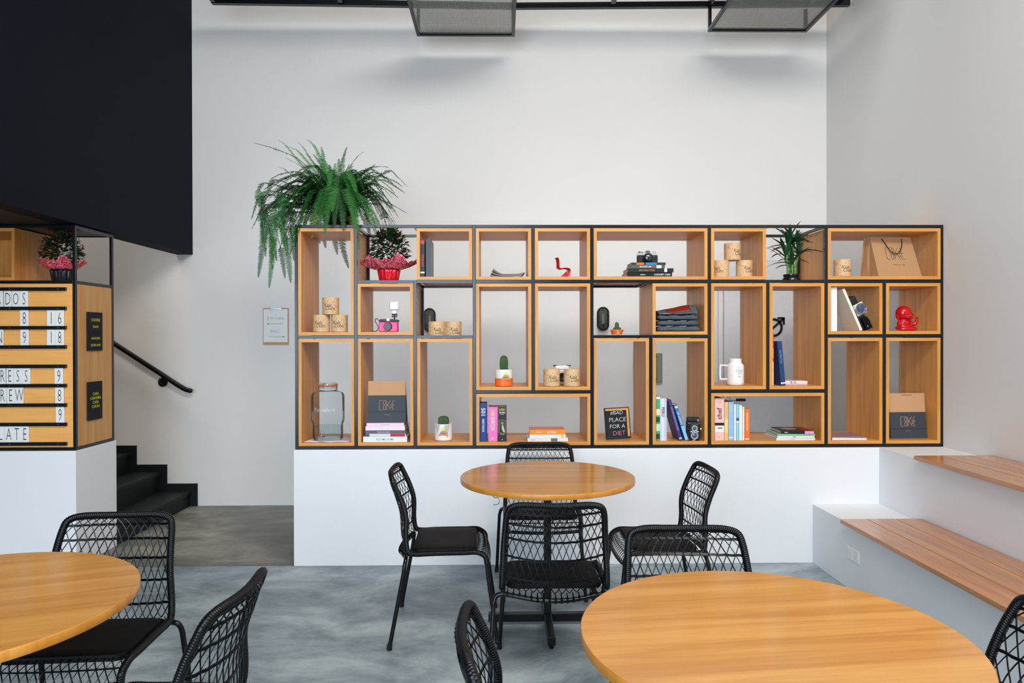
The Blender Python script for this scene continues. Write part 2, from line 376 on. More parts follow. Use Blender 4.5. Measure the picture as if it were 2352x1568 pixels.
# rails are cut at every upright so nothing overlaps
rl = []
for z, xa, xb in rails:
    cuts = [xa]
    for c in range(12):
        x = bx(c)
        if xa+.01 < x < xb-.01 and any(abs(u[0]-x) < 1e-6 and min(u[1], u[2])-.02 < z < max(u[1], u[2])+.02 for u in ups): cuts.append(x)
    cuts.append(xb)
    for a, c in zip(cuts[:-1], cuts[1:]): rl.append((z, a, c))
rack(t, ups, rl, [(bx(c), bz(r)) for c in range(12) for r in (0, 4)]+[(bx(c), bz(1)) for c in range(1, 12)]+[(bx(c), bz(2)) for c in (0, 1, 2, 3, 5, 6, 7, 9, 10, 11)]+[(bx(c), bz(3)) for c in (3, 4, 5, 7, 8, 9)])

WT = .0204
def oakbox(c0, c1, r0, r1, label):
    x0, x1, z1, z0 = bx(c0)+.0115, bx(c1+1)-.0115, bz(r0)-.0120, bz(r1+1)+.0115
    t = thing('oak_box', label, 'shelf box', ((x0+x1)/2, .002, z0), group='oak boxes in the steel rack')
    w, h, d = (x1-x0)/2, z1-z0, SD-.004
    v = lambda pts, mi: (lambda b: b)(None)
    for nm, q, m in (('side_panel', [(-w, 0), (-w, h), (-w+WT, h-WT), (-w+WT, WT)], OAKV), ('side_panel', [(w, 0), (w, h), (w-WT, h-WT), (w-WT, WT)], OAKV),
                     ('top_panel', [(-w, h), (w, h), (w-WT, h-WT), (-w+WT, h-WT)], OAKH), ('bottom_panel', [(-w, 0), (w, 0), (w-WT, WT), (-w+WT, WT)], OAKH)):
        B().prism(q, 0, d).obj(nm, m, t)
    return t
oakbox(0, 0, 0, 1, 'tall oak box under the fern, holding three printed tins in a pyramid')
oakbox(2, 2, 0, 0, 'small oak box with two dark upright volumes, right of the red-wrapped plant')
oakbox(3, 3, 0, 0, 'small oak box in the top row holding a fanned heap of magazines')
oakbox(4, 4, 0, 0, 'small oak box in the top row holding the red miniature chair')
oakbox(5, 6, 0, 0, 'wide oak box in the top row holding a camera on stacked books')
oakbox(7, 7, 0, 0, 'small oak box left of the bamboo plant, with three tins')
oakbox(9, 10, 0, 0, 'wide oak box at the right end of the top row, with the kraft bag')
oakbox(1, 1, 1, 1, 'small oak box holding the pink camera')
oakbox(3, 3, 1, 2, 'tall oak box holding the cactus in an orange and white pot')
oakbox(4, 4, 1, 2, 'tall oak box holding two tins in front of a small camera')
oakbox(6, 6, 1, 1, 'small oak box holding the folded dark grey clothes')
oakbox(7, 7, 1, 2, 'tall oak box holding the white handled jar')
oakbox(8, 8, 1, 2, 'tall oak box with a leaning dark blue book, the male sign seen through it')
oakbox(9, 9, 1, 1, 'small oak box holding white books and a leaning dark camera')
oakbox(10, 10, 1, 1, 'small oak box holding the red figurine')
oakbox(0, 0, 2, 3, 'tall oak box holding the glass drink dispenser')
oakbox(1, 1, 2, 3, 'tall oak box holding a black paper bag on a stack of books')
oakbox(2, 2, 2, 3, 'tall oak box holding the round cactus in a white pot')
oakbox(5, 5, 2, 3, 'tall oak box holding the small chalkboard')
oakbox(6, 6, 2, 3, 'tall oak box holding leaning books and the twin lens camera')
oakbox(9, 9, 2, 3, 'tall oak box with only thin magazines on its floor')
oakbox(10, 10, 2, 3, 'tall oak box at the lower right end, holding a black paper bag')
oakbox(3, 4, 3, 3, 'low wide oak box holding the blue, pink and black thick books')
oakbox(7, 8, 3, 3, 'low wide oak box holding a row of pastel books and a low book stack')
FZ = lambda r: bz(r+1)+.0115+WT+.0006      # floor height inside a box
OZ = lambda r: bz(r+1)-.0118               # floor height in an open cell (top of the box below)

# ------------------------------------------------------------------ menu unit left of the passage
MR = -1.398
t = thing('menu_rack', 'black steel rack with a wooden menu panel on the left plinth', 'menu rack', (0, 0, 0))
xe = MR-HB-.0; xl = [-1.407, -2.55]
rack(t, [(x, bz(0), bz(4)) for x in xl], [(bz(k), xl[1], xl[0]) for k in (0, 1, 4)], [(x, bz(k)) for x in xl for k in (0, 1, 4)])
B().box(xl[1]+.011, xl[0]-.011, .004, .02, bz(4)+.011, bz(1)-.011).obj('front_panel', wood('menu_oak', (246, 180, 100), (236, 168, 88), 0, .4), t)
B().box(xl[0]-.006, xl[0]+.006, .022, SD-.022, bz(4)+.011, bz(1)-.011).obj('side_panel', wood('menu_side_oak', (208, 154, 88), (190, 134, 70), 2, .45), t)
B().box(xl[1]+.011, xl[0]-.011, .003, SD-.003, bz(0)-HB+.001, bz(0)+HB-.001).obj('top_panel', BLK, t) if False else None
B().box(xl[1]+.0105, xl[0]-.0105, .0205, SD-.0205, bz(0)-.004, bz(0)+.007).obj('top_panel', BLK, t)
B().box(xl[1]+.0105, xl[0]-.0105, .0205, SD-.0205, bz(1)-HB, bz(1)-.002).obj('shelf_panel', OAKH, t)
ry = [663.7, 708, 752.4, 796.6, 841, 885.3, 930, 974.2, 1019]
xr = at(153, 700, 0).x
for y in ry:
    z = at(100, y, -.003).z
    rr = B().box(xl[1]+.03, xr, -.010, .0038, z-.0112, z+.0112).obj('letter_rail', BLACKP, t, bevel=.001)
    for px in (133, 22): p = at(px, y, -.0105); B().tube([(p.x, -.0101, z), (p.x, -.0118, z)], .003, 10).obj('screw', SCREW, rr)
# oak box standing in its open top compartment
x1 = at(33, 600, 0).x; x0 = -2.45; z0, z1 = bz(1)+HB+.0005, bz(0)-HB-.001
tb = thing('oak_box', 'oak box in the open top compartment of the menu rack at the left edge', 'shelf box', ((x0+x1)/2, .003, z0))
w, h = (x1-x0)/2, z1-z0
for nm, q, m in (('side_panel', [(-w, 0), (-w, h), (-w+WT, h-WT), (-w+WT, WT)], OAKV), ('side_panel', [(w, 0), (w, h), (w-WT, h-WT), (w-WT, WT)], OAKV),
                 ('top_panel', [(-w, h), (w, h), (w-WT, h-WT), (-w+WT, h-WT)], OAKH), ('bottom_panel', [(-w, 0), (w, 0), (w-WT, WT), (-w+WT, WT)], OAKH)):
    B().prism(q, 0, SD-.006).obj(nm, m, tb)
B().box(-w+WT, w-WT, SD-.02, SD-.007, WT, h-WT).obj('back_panel', OAKV, tb)
# letter tiles slotted between the rails
TILE = mat('tile_white', (236, 235, 232), .35)
def tile(ch, px, row, w, label):
    y0, y1 = ry[row], ry[row+1]; p = at(px, (y0+y1)/2, -.004); zb = at(px, y1-3.2, -.004).z; zt2 = at(px, y0+3.2, -.004).z
    t = tag(B().box(-w/2, w/2, -.0015, .0015, 0, zt2-zb).obj('letter_tile', TILE, loc=(p.x, -.002, zb)), label, 'letter tile', 'letter tiles on the menu board')
    text(ch, t, INK, (zt2-zb)*.70, (0, -.0019, (zt2-zb)*.5), sx=.46, bold=-.016)
pw = .0505
words = [('ADOS', 0, [-4, 18, 36, 55], 'first tile row, word ending ADOS'), ('N', 2, [-1], 'third tile row at the left edge'), ('RESS', 4, [6, 22.5, 41, 60], 'row ending RESS'), ('REW', 5, [6, 24.5, 44], 'row ending REW'), ('LATE', 7, [2, 20, 38.5, 57], 'bottom tile row, word ending LATE')]
seen = {}
for wd, row, pxs, desc in words:
    for i, (ch, px) in enumerate(zip(wd, pxs)):
        k = (ch, row); seen[k] = seen.get(k, 0)+1
        n = '' if wd.count(ch) == 1 else (' left one' if seen[k] == 1 else ' right one')
        p2 = pxs[i+1]-px if i+1 < len(pxs) else (px-pxs[i-1] if i else 18)
        tile(ch, px, row, p2/357.9*.985, 'white letter tile %s%s, %s' % (ch, n, desc))
for ch, row, px, d in [('8', 1, 55.5, 'second tile row, left price'), ('1', 1, 117.5, 'first digit of the price 16'), ('6', 1, 137, 'second digit of the price 16'),
                       ('9', 2, 56, 'third tile row, left price'), ('1', 2, 117.5, 'first digit of the price 18'), ('8', 2, 137, 'second digit of the price 18'),
                       ('9', 4, 135, 'price right of the letters RESS'), ('8', 5, 136.5, 'price right of the letters REW'), ('9', 6, 138, 'alone in its row above LATE')]:
    tile(ch, px, row, (19.3 if ch != '6' else 19.3)/357.9, 'white digit tile %s, %s' % (ch, d))
# two black felt boards on the side panel
XS = xl[0]+.006
YEL = mat('yellow_letters', (206, 198, 30), .6)
def feltboard(px0, px1, py0, py1, lines, label):
    y0, y1 = atx(px0, 800, XS).y, atx(px1, 800, XS).y; zc = (atx((px0+px1)/2, py0, XS).z+atx((px0+px1)/2, py1, XS).z)/2; h = atx((px0+px1)/2, py0, XS).z-atx((px0+px1)/2, py1, XS).z
    t = thing('felt_board', label, 'letter board', (XS+.0006, (y0+y1)/2, zc-h/2), group='felt boards on the menu rack side')
    w = (y1-y0)/2
    bb = B().box(0, .010, -w, w, 0, h)
    for k in range(22):
        z = h*(k+.5)/22; bb.box(.010, .0115, -w+.003, w-.003, z-h*.012, z+h*.012)
    bb.obj('board', mat('black_felt', (18, 19, 26), .8), t)
    for s, f in lines: text(s, t, YEL, h*.078, (.0122, 0, h*f), (R(90), 0, R(90)), maxw=w*1.75, bold=.012)
feltboard(198.5, 232, 717, 805, [('COOKIE', .80), ('É BOM', .63), ('NINGUÉM', .33), ('QUER DAR', .14)], 'upper black felt board with yellow letters on the menu rack side')
feltboard(198.5, 231, 876, 963, [('CARA', .68), ('CARAMBA', .57), ('CARA', .46), ('CARAO', .35)], 'lower black felt board with yellow letters on the menu rack side')

# ------------------------------------------------------------------ woven chair
def chair():
    t = thing('woven_chair', 'x', 'chair', group='black woven cord chairs')
    post = [(-.205, .214, .440), (-.215, .212, .50), (-.215, .207, .60), (-.238, .201, .68), (-.268, .194, .747), (-.283, .180, .779)]
    side = [(.168, .203, .375), (.161, .206, .408), (.122, .211, .431), (.06, .213, .431), (0, .214, .431), (-.10, .215, .430), (-.17, .215, .428)]+post
    top = [(-.294, .135, .791), (-.303, .06, .790), (-.306, 0, .789)]
    half = side+top; full = half+[(x, -y, z) for x, y, z in half[::-1][1:]]
    P = resample(crom(full, 6), .0022)
    B().tube(P, [.0120+.0015*(abs(sin(pi*i/3))) for i in range(len(P))], 8).obj('wrapped_frame', CORD, t)
    pc = crom(post+[(-.290, .16, .789)], 5); Lp = [p for p in pc]
    def S(u, v):
        p = Lp[min(int(v*(len(Lp)-1)), len(Lp)-2)]; q = Lp[min(int(v*(len(Lp)-1)), len(Lp)-2)+1]; f = v*(len(Lp)-1)-min(int(v*(len(Lp)-1)), len(Lp)-2)
        c = p.lerp(q, f); wdt = min(c.y, .206-.014*v)
        zz = c.z if v < .97 else c.z
        bow = (1-u*u)*(.028+.020*sin(pi*min(1, v*1.15)))
        return Vector((c.x-bow*(1 if v > .02 else .9), u*wdt, zz-(1-u*u)*.022*(1-v)))
    b = B(); nr, nc = 7, 14; M_ = 4
    for k in range(-nr, nc+1):
        for d in (0, 1):
            pts = []
            for i in range(nr*M_+1):
                v = i/(nr*M_); c = k+v*nr
                if 0 <= c <= nc:
                    u = 2*c/nc-1; pts.append(S(-u if d else u, v)+Vector(((.0016 if d else -.0016), 0, 0)))
            if len(pts) > 1: b.tube(pts, .0019, 4, cap=False)
    for r in range(1, nr):
        for dz in (-.0022, .0022):
            b.tube([S(-1+2*i/20, r/nr)+Vector((-.001, 0, dz+.0009*(1 if i % 2 else -1))) for i in range(21)], .0025, 5, cap=False)
    b.obj('woven_back', CORD, t)
    # seat pad
    q = []; hx, hy, rc = .188, .196, .04
    for cx_, cy_, a0 in ((.120-rc, hy-rc, 0), (-hx+rc, hy-rc, 90), (-hx+rc, -hy+rc, 180), (.120-rc, -hy+rc, 270)):
        for k in range(6): a = R(a0+90*k/5); q.append((cx_+rc*cos(a), cy_+rc*sin(a)))
    n = len(q); vs = []; fs = []
    rings = [(1, .424), (1, .437), (.985, .444), (.93, .447), (.5, .443), (.02, .442)]
    for sc_, z in rings: vs += [(-.01+(x+.01)*sc_, y*sc_, z) for x, y in q]
    for k in range(len(rings)-1):
        for i in range(n): j = (i+1) % n; fs.append((k*n+i, k*n+j, (k+1)*n+j, (k+1)*n+i))
    fs.append(tuple(range(n-1, -1, -1))); fs.append(tuple((len(rings)-1)*n+i for i in range(n)))
    B().add(vs, fs, 0, True).obj('seat', LEATHER, t)
    # woven apron at the front edge
    fr = crom([(.105, 0, .436), (.142, 0, .430), (.165, 0, .405), (.176, 0, .376)], 4)
    def Fq(u, v):
        k = min(int(v*(len(fr)-1)), len(fr)-2); c = fr[k].lerp(fr[k+1], v*(len(fr)-1)-k); return Vector((c.x+.012*(1-u*u), u*.205, c.z))
    b = B(); nr, nc = 2, 16
    for k in range(-nr, nc+1):
        for d in (0, 1):
            pts = []
            for i in range(nr*6+1):
                v = i/(nr*6); c = k+v*nr
                if 0 <= c <= nc: u = 2*c/nc-1; pts.append(Fq(-u if d else u, v))
            if len(pts) > 1: b.tube(pts, .0019, 4, cap=False)
    for v in (0.0, .5): b.tube([Fq(-1+i/10, v) for i in range(21)], .003, 5, cap=False)
    b.obj('woven_seat_edge', CORD, t)
    P = resample(crom([(.169, .207, .374), (.178, .11, .369), (.181, 0, .367), (.178, -.11, .369), (.169, -.207, .374)], 6), .003)
    B().tube(P, [.0085+.0015*abs(sin(pi*i/3)) for i in range(len(P))], 8).obj('front_rail', CORD, t)
    P = crom([(-.216, .209, .414), (-.232, .16, .410), (-.252, .08, .402), (-.258, 0, .399), (-.252, -.08, .402), (-.232, -.16, .410), (-.216, -.209, .414)], 4)
    b = B().tube(P, .0095, 10)
    for i in range(17):     # cords looped over the rear rail
        u = -.92+1.84*i/16; a = S(u, 0); q0 = crom([(-.258, 0, .399), (-.252, .08, .402), (-.232, .16, .410), (-.216, .215, .414)], 12); g = abs(u)*36; c = q0[int(g)].copy(); c.y = u*.209
        for o_ in (-.0022, .0022): b.tube([c+Vector((.0122*cos(R(w_)), o_, .0122*sin(R(w_)))) for w_ in range(0, 360, 45)], .0019, 4, closed=True)
        b.tube([a, c+Vector((.004, 0, .011))], .0024, 4, cap=False)
    b.obj('rear_rail', TUBEM, t)
    for s in (1, -1):
        P = crom([(-.216, s*.2095, .414), (-.214, s*.235, .407), (-.219, s*.247, .380), (-.228, s*.252, .32), (-.287, s*.267, .012)], 6)
        l = B().tube(P, .0100, 10).obj('leg', TUBEM, t)
        B().tube([(-.287, s*.267, .0), (-.2862, s*.2667, .028)], .0125, 12).obj('foot_cap', BLK, l)
        l = B().tube([(.168, s*.203, .374), (.176, s*.208, .30), (.217, s*.228, .012)], [.0105, .0105, .0100], 10).obj('leg', TUBEM, t)
        B().tube([(.2182, s*.2287, .0), (.2148, s*.2269, .028)], .0125, 12).obj('foot_cap', BLK, l)
    return t
ch0 = chair(); bpy.context.view_layer.update(); index_children(ch0)
chairs = [((1.064, -.965), 2, 'black woven chair left of the farther round table, seen from its side'),
          ((1.545, -.435), -90, 'black woven chair behind the farther round table, facing the camera'),
          ((1.526, -1.458), 90, 'black woven chair in front of the farther round table, its back to the camera'),
          ((2.060, -.985), 181, 'black woven chair right of the farther round table, near the stepped seating'),
          ((1.930, -2.400), -92, 'black woven chair behind the near right table, mostly its backrest showing'),
          ((1.525, -2.930), 3, 'black woven chair left of the near right table, only its backrest edge in frame'),
          ((2.352, -2.925), 178, 'black woven chair cut off at the right picture edge'),
          ((-.095, -2.165), -86, 'black woven chair behind the left round table, its seat below the tabletop'),
          ((.335, -2.668), 178, 'black woven chair at the bottom left, right of the left round table')]
for i, ((x, y), a, lab) in enumerate(chairs):
    if i == 0: ch0.location = (x, y, 0); ch0.rotation_euler = (0, 0, R(a)); ch0['label'] = lab
    else: dup(ch0, (x, y, 0), (0, 0, R(a)), lab)

# ------------------------------------------------------------------ round tables
def table(x, y, r, label, rz, hook=None):
    t = thing('round_table', label, 'table', (x, y, 0), (0, 0, rz), group='round oak pedestal tables')
    B().lathe([(r-.0012, .7272), (r-.0012, .7508), (r-.002, .752)], 96).obj('tabletop', TABLEW, t)
    B().lathe([(r-.0011, .7271), (r, .729), (r, .7495), (r-.0011, .7512)], 96, cap=False).obj('edge_band', EDGEW, t)
    B().box(-.0185, .0185, -.0185, .0185, .0582, .722).obj('post', TUBEM, t, bevel=.002)
    B().box(-.15, .15, -.15, .15, .7222, .7265).obj('mounting_plate', BLACKP, t)
    for k in range(4):
        a = k*pi/2; M = Matrix.Rotation(a, 4, 'Z')
        l = B().box(.0190, .30, -.0185, .0185, .018 , .058, M=M).obj('base_arm', TUBEM, t, bevel=.002)
        B().lathe([(.012, .0), (.014, .006), (.006, .010), (.006, .0178)], 14, M=M @ Matrix.Translation((.28, 0, 0))).obj('levelling_foot', BLK, l)
    if hook is not None:
        M = Matrix.Translation(hook)
        P = [(0, 0, 0), (0, 0, -.012), (.008, 0, -.020), (.022, 0, -.020), (.030, 0, -.032), (.026, 0, -.048), (.010, 0, -.053), (.002, 0, -.049)]
        B().tube([M @ Vector(p) for p in crom(P, 5)], .0018, 6).obj('bag_hook', CHROME, t)['label'] = 'thin metal bag hook'
table(1.542, -.955, .44, 'round oak table in front of the shelf wall, the farther of two right tables', 0, (-.272, -.285, .7265))
table(1.947, -2.877, .4475, 'large round oak table at the lower right, nearest the camera', R(6))
table(-.160, -2.654, .459, 'round oak table cut by the left picture edge', R(20))

# ------------------------------------------------------------------ black steel ceiling grid with hanging mesh trays
GZ = 4.172
t = thing('ceiling_grid', 'black steel grid hung under the ceiling along the back wall', 'ceiling grid', (1.4, 1.0, GZ))
O = t.location
def bar(b, p, q, w=.02, h=.02):
    p, q = Vector(p)-O, Vector(q)-O; d = (q-p); L = d.length; M = Matrix.Translation(p) @ d.to_track_quat('X', 'Z').to_matrix().to_4x4()
    b.box(0, L, -w, w, -h, h, M=M)
Pm = [(-1.02, 1.215, GZ), (.2, 1.24, GZ), (1.42, 1.275, GZ), (3.01, 1.235, GZ), (4.15, 1.20, GZ)]
for p, q in zip(Pm[:-1], Pm[1:]): b = B(); bar(b, p, q, .02, .022); b.obj('rail', BLACKP, t)
for x in (-1.0, .02, .62, 1.42, 2.22, 3.01, 3.83): b = B(); bar(b, (x, 1.19, GZ), (x, -.35, GZ), .018, .018); b.obj('crossbar', BLACKP, t)
b = B()
for i in range(150):
    x = -1.0+5.1*i/149; b.box(x-.0025-O.x, x+.0025-O.x, .45-O.y, 1.20-O.y, .021, .024)
for j in range(32):
    y = .45+.75*j/31; b.box(-1.0-O.x, 4.1-O.x, y-.006-O.y, y+.006-O.y, .0245, .0275)
b.obj('mesh_panel', BLACKP, t)
for x in (-.9, 1.42, 3.9): b = B(); b.tube([(x-O.x, 1.1-O.y, .02), (x-O.x, 1.1-O.y, CEIL-GZ-.001)], .006, 8); b.obj('hanger_rod', BLACKP, t)
MESHM = mat('galvanised_mesh', (120, 122, 118), .5, .4)
def tray(label, x0, x1, z, yb, yf):
    t = thing('mesh_tray', label, 'hanging tray', ((x0+x1)/2, yb, z), group='mesh trays hung from the ceiling grid')
    w = (x1-x0)/2; L = yb-yf
    b = B(); r = .013
    b.box(-w, w, -r, r, -r, r); b.box(-w, w, -L-r, -L+r, -r, r)
    for s in (-1, 1): b.box(s*w-r, s*w+r, -L-r, r, -r+.0002, r-.0002)
    b.box(-w, w, -L/2-r, -L/2+r, -r, r-.001) if False else None
    b.obj('tray_frame', BLACKP, t)
    for sx_ in (-1, 1):
        for y in (-.0, -L): B().box(sx_*w-r*.95, sx_*w+r*.95, y-r*.95, y+r*.95, r+.0005, GZ-z-.024).obj('hanger', BLACKP, t)
    b = B(); n = int(2*w/.011)
    for i in range(n): x = -w+.02+(2*w-.04)*i/(n-1); b.box(x-.0013, x+.0013, -L+.014, -.014, -.003, -.001)
    m = int(L/.011)
    for j in range(m): y = -L+.02+(L-.04)*j/(m-1); b.box(-w+.014, w-.014, y-.0011, y+.0011, -.0009, .0009)
    b.obj('wire_mesh', MESHM, t)
tray('hanging wire mesh tray, the left one of two at the top', .634, 1.412, 3.945, 1.285, .05)
tray('hanging wire mesh tray, the right one near the corner', 3.024, 3.815, 3.977, 1.255, .05)

# ------------------------------------------------------------------ things on the back wall
a, c = at(604, 707, BW), at(664, 791, BW); w = (c.x-a.x)/2; h = a.z-c.z
t = thing('clipboard', 'wooden clipboard with a direction sheet hanging on the back wall', 'clipboard', ((a.x+c.x)/2, BW-.001, c.z))
B().box(-w, w, -.005, 0, 0, h).obj('board', mat('clipboard_wood', (190, 150, 108), .6), t, bevel=.002)
pp = B().box(-w*.94, w*.90, -.0062, -.0052, h*.065, h*.965).obj('sheet', PAPER, t)
G1 = mat('pale_grey_print', (178, 180, 184), .8); G2 = mat('grey_print', (112, 116, 128), .8)
text('KITCHEN', pp, G1, .025, (0, -.0065, h*.71), sx=1.0, maxw=w*1.45); text('BWC', pp, G1, .025, (-.005, -.0065, h*.36), maxw=w*.8)
for z, s in ((h*.565, -1), (h*.215, 1)):
    B().box(-w*.55, w*.55, -.0066, -.0063, z-.0013, z+.0013).prism([(s*w*.55, z+.007), (s*w*.70, z), (s*w*.55, z-.007)], -.0066, -.0063).obj('arrow', G2, pp)
B().box(-w*.45, w*.45, -.012, -.0065, h*.955, h*1.0).box(-w*.45, w*.45, -.0085, -.0065, h*.93, h*.955).obj('metal_clip', CHROME, t, bevel=.001)
BULB = thin_glass('lamp_glass', (.62, .64, .62), .8)
def bulkhead(px, py, label):
    p = at(px, py, BW); t = thing('bulkhead_lamp', label, 'wall lamp', (p.x, BW-.0008, p.z), group='caged bulkhead lamps on the back wall')
    def oval(r, hh, n=12): return [(r*cos(R(a)), hh+r*sin(R(a))) for a in range(0, 181, 15)]+[(r*cos(R(a)), -hh+r*sin(R(a))) for a in range(180, 361, 15)]
    B().prism(oval(.052, .052), -.018, 0, smooth=True).obj('base', BLK, t, bevel=.003)
    B().prism(oval(.038, .052), -.0195, -.0182, smooth=True).obj('reflector', mat('lamp_reflector', (120, 122, 118), .4), t)
    b = B(); prof = [(.040, 0), (.038, .018), (.028, .036), (.010, .046)]; vs = []; n = len(oval(1, 1))
    for r, d in prof: vs += [(x, -.018-d, z) for x, z in oval(r, .052)]
    fs = [(k*n+i, k*n+(i+1) % n, (k+1)*n+(i+1) % n, (k+1)*n+i) for k in range(3) for i in range(n)]+[tuple(3*n+i for i in range(n))]
    b.add(vs, fs, 0, True).obj('glass_cover', BULB, t)
    B().tube([(0, -.03, -.045), (0, -.03, .045)], .012, 12).obj('bulb', WHITE, t)
    b = B(); b.tube([(x, -.022, z) for x, z in oval(.049, .052)], .0042, 8, closed=True)
    b.tube([(0, -.018, .103), (0, -.05, .085), (0, -.068, .05), (0, -.068, -.05), (0, -.05, -.085), (0, -.018, -.103)], .0028, 6)
    for z in (-.045, 0.04): b.tube([(-.050, -.02, z), (-.040, -.052, z), (0, -.068, z), (.040, -.052, z), (.050, -.02, z)], .0028, 6)
    b.obj('cage', BLK, t)
bulkhead(987, 735, 'black caged oval wall lamp seen through the third shelf column, behind two tins')
bulkhead(1384.5, 732, 'black caged oval wall lamp above left of the small orange cactus pot')
a, c = at(1454, 811, BW), at(1521, 878, BW); w = (c.x-a.x)/2; h = a.z-c.z
t = thing('electrical_panel', 'square olive grey fuse box cover on the back wall', 'fuse box', ((a.x+c.x)/2, BW-.0008, c.z))
OLV = mat('olive_grey_plastic', (136, 138, 124), .5)
B().box(-w, w, -.012, 0, 0, h).obj('frame', OLV, t, bevel=.003)
B().box(-w*.74, w*.60, -.016, -.0125, h*.13, h*.87).obj('door', mat('olive_light_plastic', (158, 160, 146), .5), t, bevel=.002)
b = B()
for q in ((-w*.78, -w*.75, h*.11, h*.89), (w*.60, w*.63, h*.11, h*.89), (-w*.78, w*.63, h*.87, h*.895), (-w*.78, w*.63, h*.105, h*.13)): b.box(q[0], q[1], -.0135, -.0122, q[2], q[3])
b.obj('seam', BLK, t)
# male / female sign
p = at(1775, 752, BW); ppm = FPX/(BW-CY)
t = thing('toilet_sign', 'black male symbol sign on the back wall seen through the oak box', 'toilet sign', (p.x, BW-.0106, p.z))
k = 1/ppm
def ring(cx, cz, r, wd): 
    b = B(); n = 40
    b.add([((r+s*wd)*cos(2*pi*i/n)*k+cx*k, y, (r+s*wd)*sin(2*pi*i/n)*k+cz*k) for s, y in ((1, 0), (1, -.006), (-1, -.006), (-1, 0)) for i in range(n)],
          [(q*n+i, q*n+(i+1) % n, ((q+1) % 4)*n+(i+1) % n, ((q+1) % 4)*n+i) for q in range(4) for i in range(n)]); return b
def stroke(b, p, q, wd):
    p, q = Vector(p)*k, Vector(q)*k; d = (q-p).normalized()*wd*k; n = Vector((-d.y, d.x)); e = d*.6
    b.prism([((p-e+n).x, (p-e+n).y), ((q+e+n).x, (q+e+n).y), ((q+e-n).x, (q+e-n).y), ((p-e-n).x, (p-e-n).y)], -.006, 0); return b
b = ring(0, 0, 19, 2.6); stroke(b, (-11, -10), (23, 20), 2.4); stroke(b, (24, 8), (24, 21), 2.4); stroke(b, (11, 21.5), (24, 21.5), 2.4); b.obj('male_symbol', BLK, t)
b = ring(-10, -50, 16, 2.6); stroke(b, (-10, -66), (-10, -82), 2.4); stroke(b, (-17, -74), (-3, -74), 2.4); b.obj('female_symbol', BLK, t)
# double socket plate on the lower seating riser
a, c = atx(1948, 1262, 3.312), atx(1975, 1283, 3.312)
t = thing('socket_plate', 'white double socket plate on the front of the lower bench', 'socket', (3.3114, (a.y+c.y)/2, (a.z+c.z)/2))
w = abs(a.y-c.y)/2
B().box(-.006, 0, -w, w, -.037, .037).obj('plate', WHITE, t, bevel=.002)
for s in (-1, 1): B().box(-.0085, -.0062, s*w*.5-w*.34, s*w*.5+w*.34, -.02, .02).obj('socket_insert', PAPER, t, bevel=.001)

# ------------------------------------------------------------------ builders for the things on the shelves
def book(label, X, Y, Z, L, t_, d, cover, lay=True, lean=0, rz=0, texts=(), bands=(), group=None, pages=None, cat='book', name='book', hard=.0018):
    """lying: X is the left end; standing: X is the left foot of the spine"""
    if lay: loc, rot = Vector((X, Y, Z))+Matrix.Rotation(rz, 3, 'Z') @ Vector((L, 0, 0)), (0, 0, rz)
    else: loc, rot = Vector((X, Y, Z)), (0, pi/2-lean, rz)
    o = thing(name, label, cat, loc, rot, group)
    h = hard; b = B(); b.box(-L, 0, 0, h, 0, t_); b.box(-L, 0, h, d, 0, h); b.box(-L, 0, h, d, t_-h, t_); b.obj('cover', cover, o)
    B().box(-L+.003, -.003, h+.0002, d-.003, h+.0002, t_-h-.0002).obj('pages', pages or PAGES, o)
    for a, c, m in bands: B().box(-L+a*L, -L+c*L, -.0004, -.0001, .0004, t_-.0004).obj('spine_band', m, o)
    for s, f, sz, m, mw in texts: text(s, o, m, sz*t_, (-L+f*L, -.0007, t_/2), maxw=mw*L, bold=.01)
    return o
C = lambda n, rgb, r=.45, **k: mat('cover_'+n, rgb, r, **k)
W_, K_ = WHITE, INK
PXM = FPX/(0.02-CY)      # pixels per metre at the shelf front
def tin(px, z, Y, label, rz=0):
    p = at(px, 760, Y-.03); r = .0530; h = .112
    t = thing('kraft_tin', label, 'tin', (p.x, Y+.02, z), (0, 0, rz), 'printed kraft tins')
    B().lathe([(r, .0), (r, h-.002), (r-.001, h-.0005), (r-.004, h-.0005), (r-.004, h-.004), (0, h-.004)], 40).obj('body', KPRINT, t)
    text('Kola', t, TINK, .022, (0, -r-.0005, .062), sx=.85, shear=.4, wrap=r+.0002, wx=-.008); text('Clube', t, TINK, .022, (0, -r-.0005, .042), sx=.85, shear=.4, wrap=r+.0002, wx=.008)
    B().lathe([(r+.0004, 0), (r+.0008, .001), (r+.0004, .003)], 40, cap=False).obj('rim', mat('tin_rim', (150, 112, 74), .5), t)
    return t
f1 = FZ(1); f0 = FZ(0)
tin(734, f1, .05, 'printed kraft tin, bottom left of the pyramid under the fern')
tin(775.5, f1, .05, 'printed kraft tin, bottom right of the pyramid under the fern')
tin(755.5, f1+.1122, .05, 'printed kraft tin on top of the pyramid under the fern')
tin(1001, OZ(1)+.0005, .064, 'printed kraft tin in front of the wall lamp, the left of two', R(18))
tin(1040, OZ(1)+.0005, .064, 'printed kraft tin right of the one before the wall lamp', R(18))
f2 = FZ(2)
tin(1268, f2, .045, 'printed kraft tin left in the tall box, camera behind it', R(12))
tin(1315, f2, .045, 'printed kraft tin right in the tall box, camera behind it', R(12))
tin(1661, f0, .09, 'printed kraft tin, lower left of the trio near the bamboo', R(-40))
tin(1715.5, f0, .09, 'printed kraft tin, lower right of the trio near the bamboo', R(14))
tin(1688, f0+.1122, .09, 'printed kraft tin on top of the trio near the bamboo', R(25))
tin(1943.5, f0, .045, 'printed kraft tin alone left of the kraft bag with handles', R(4))

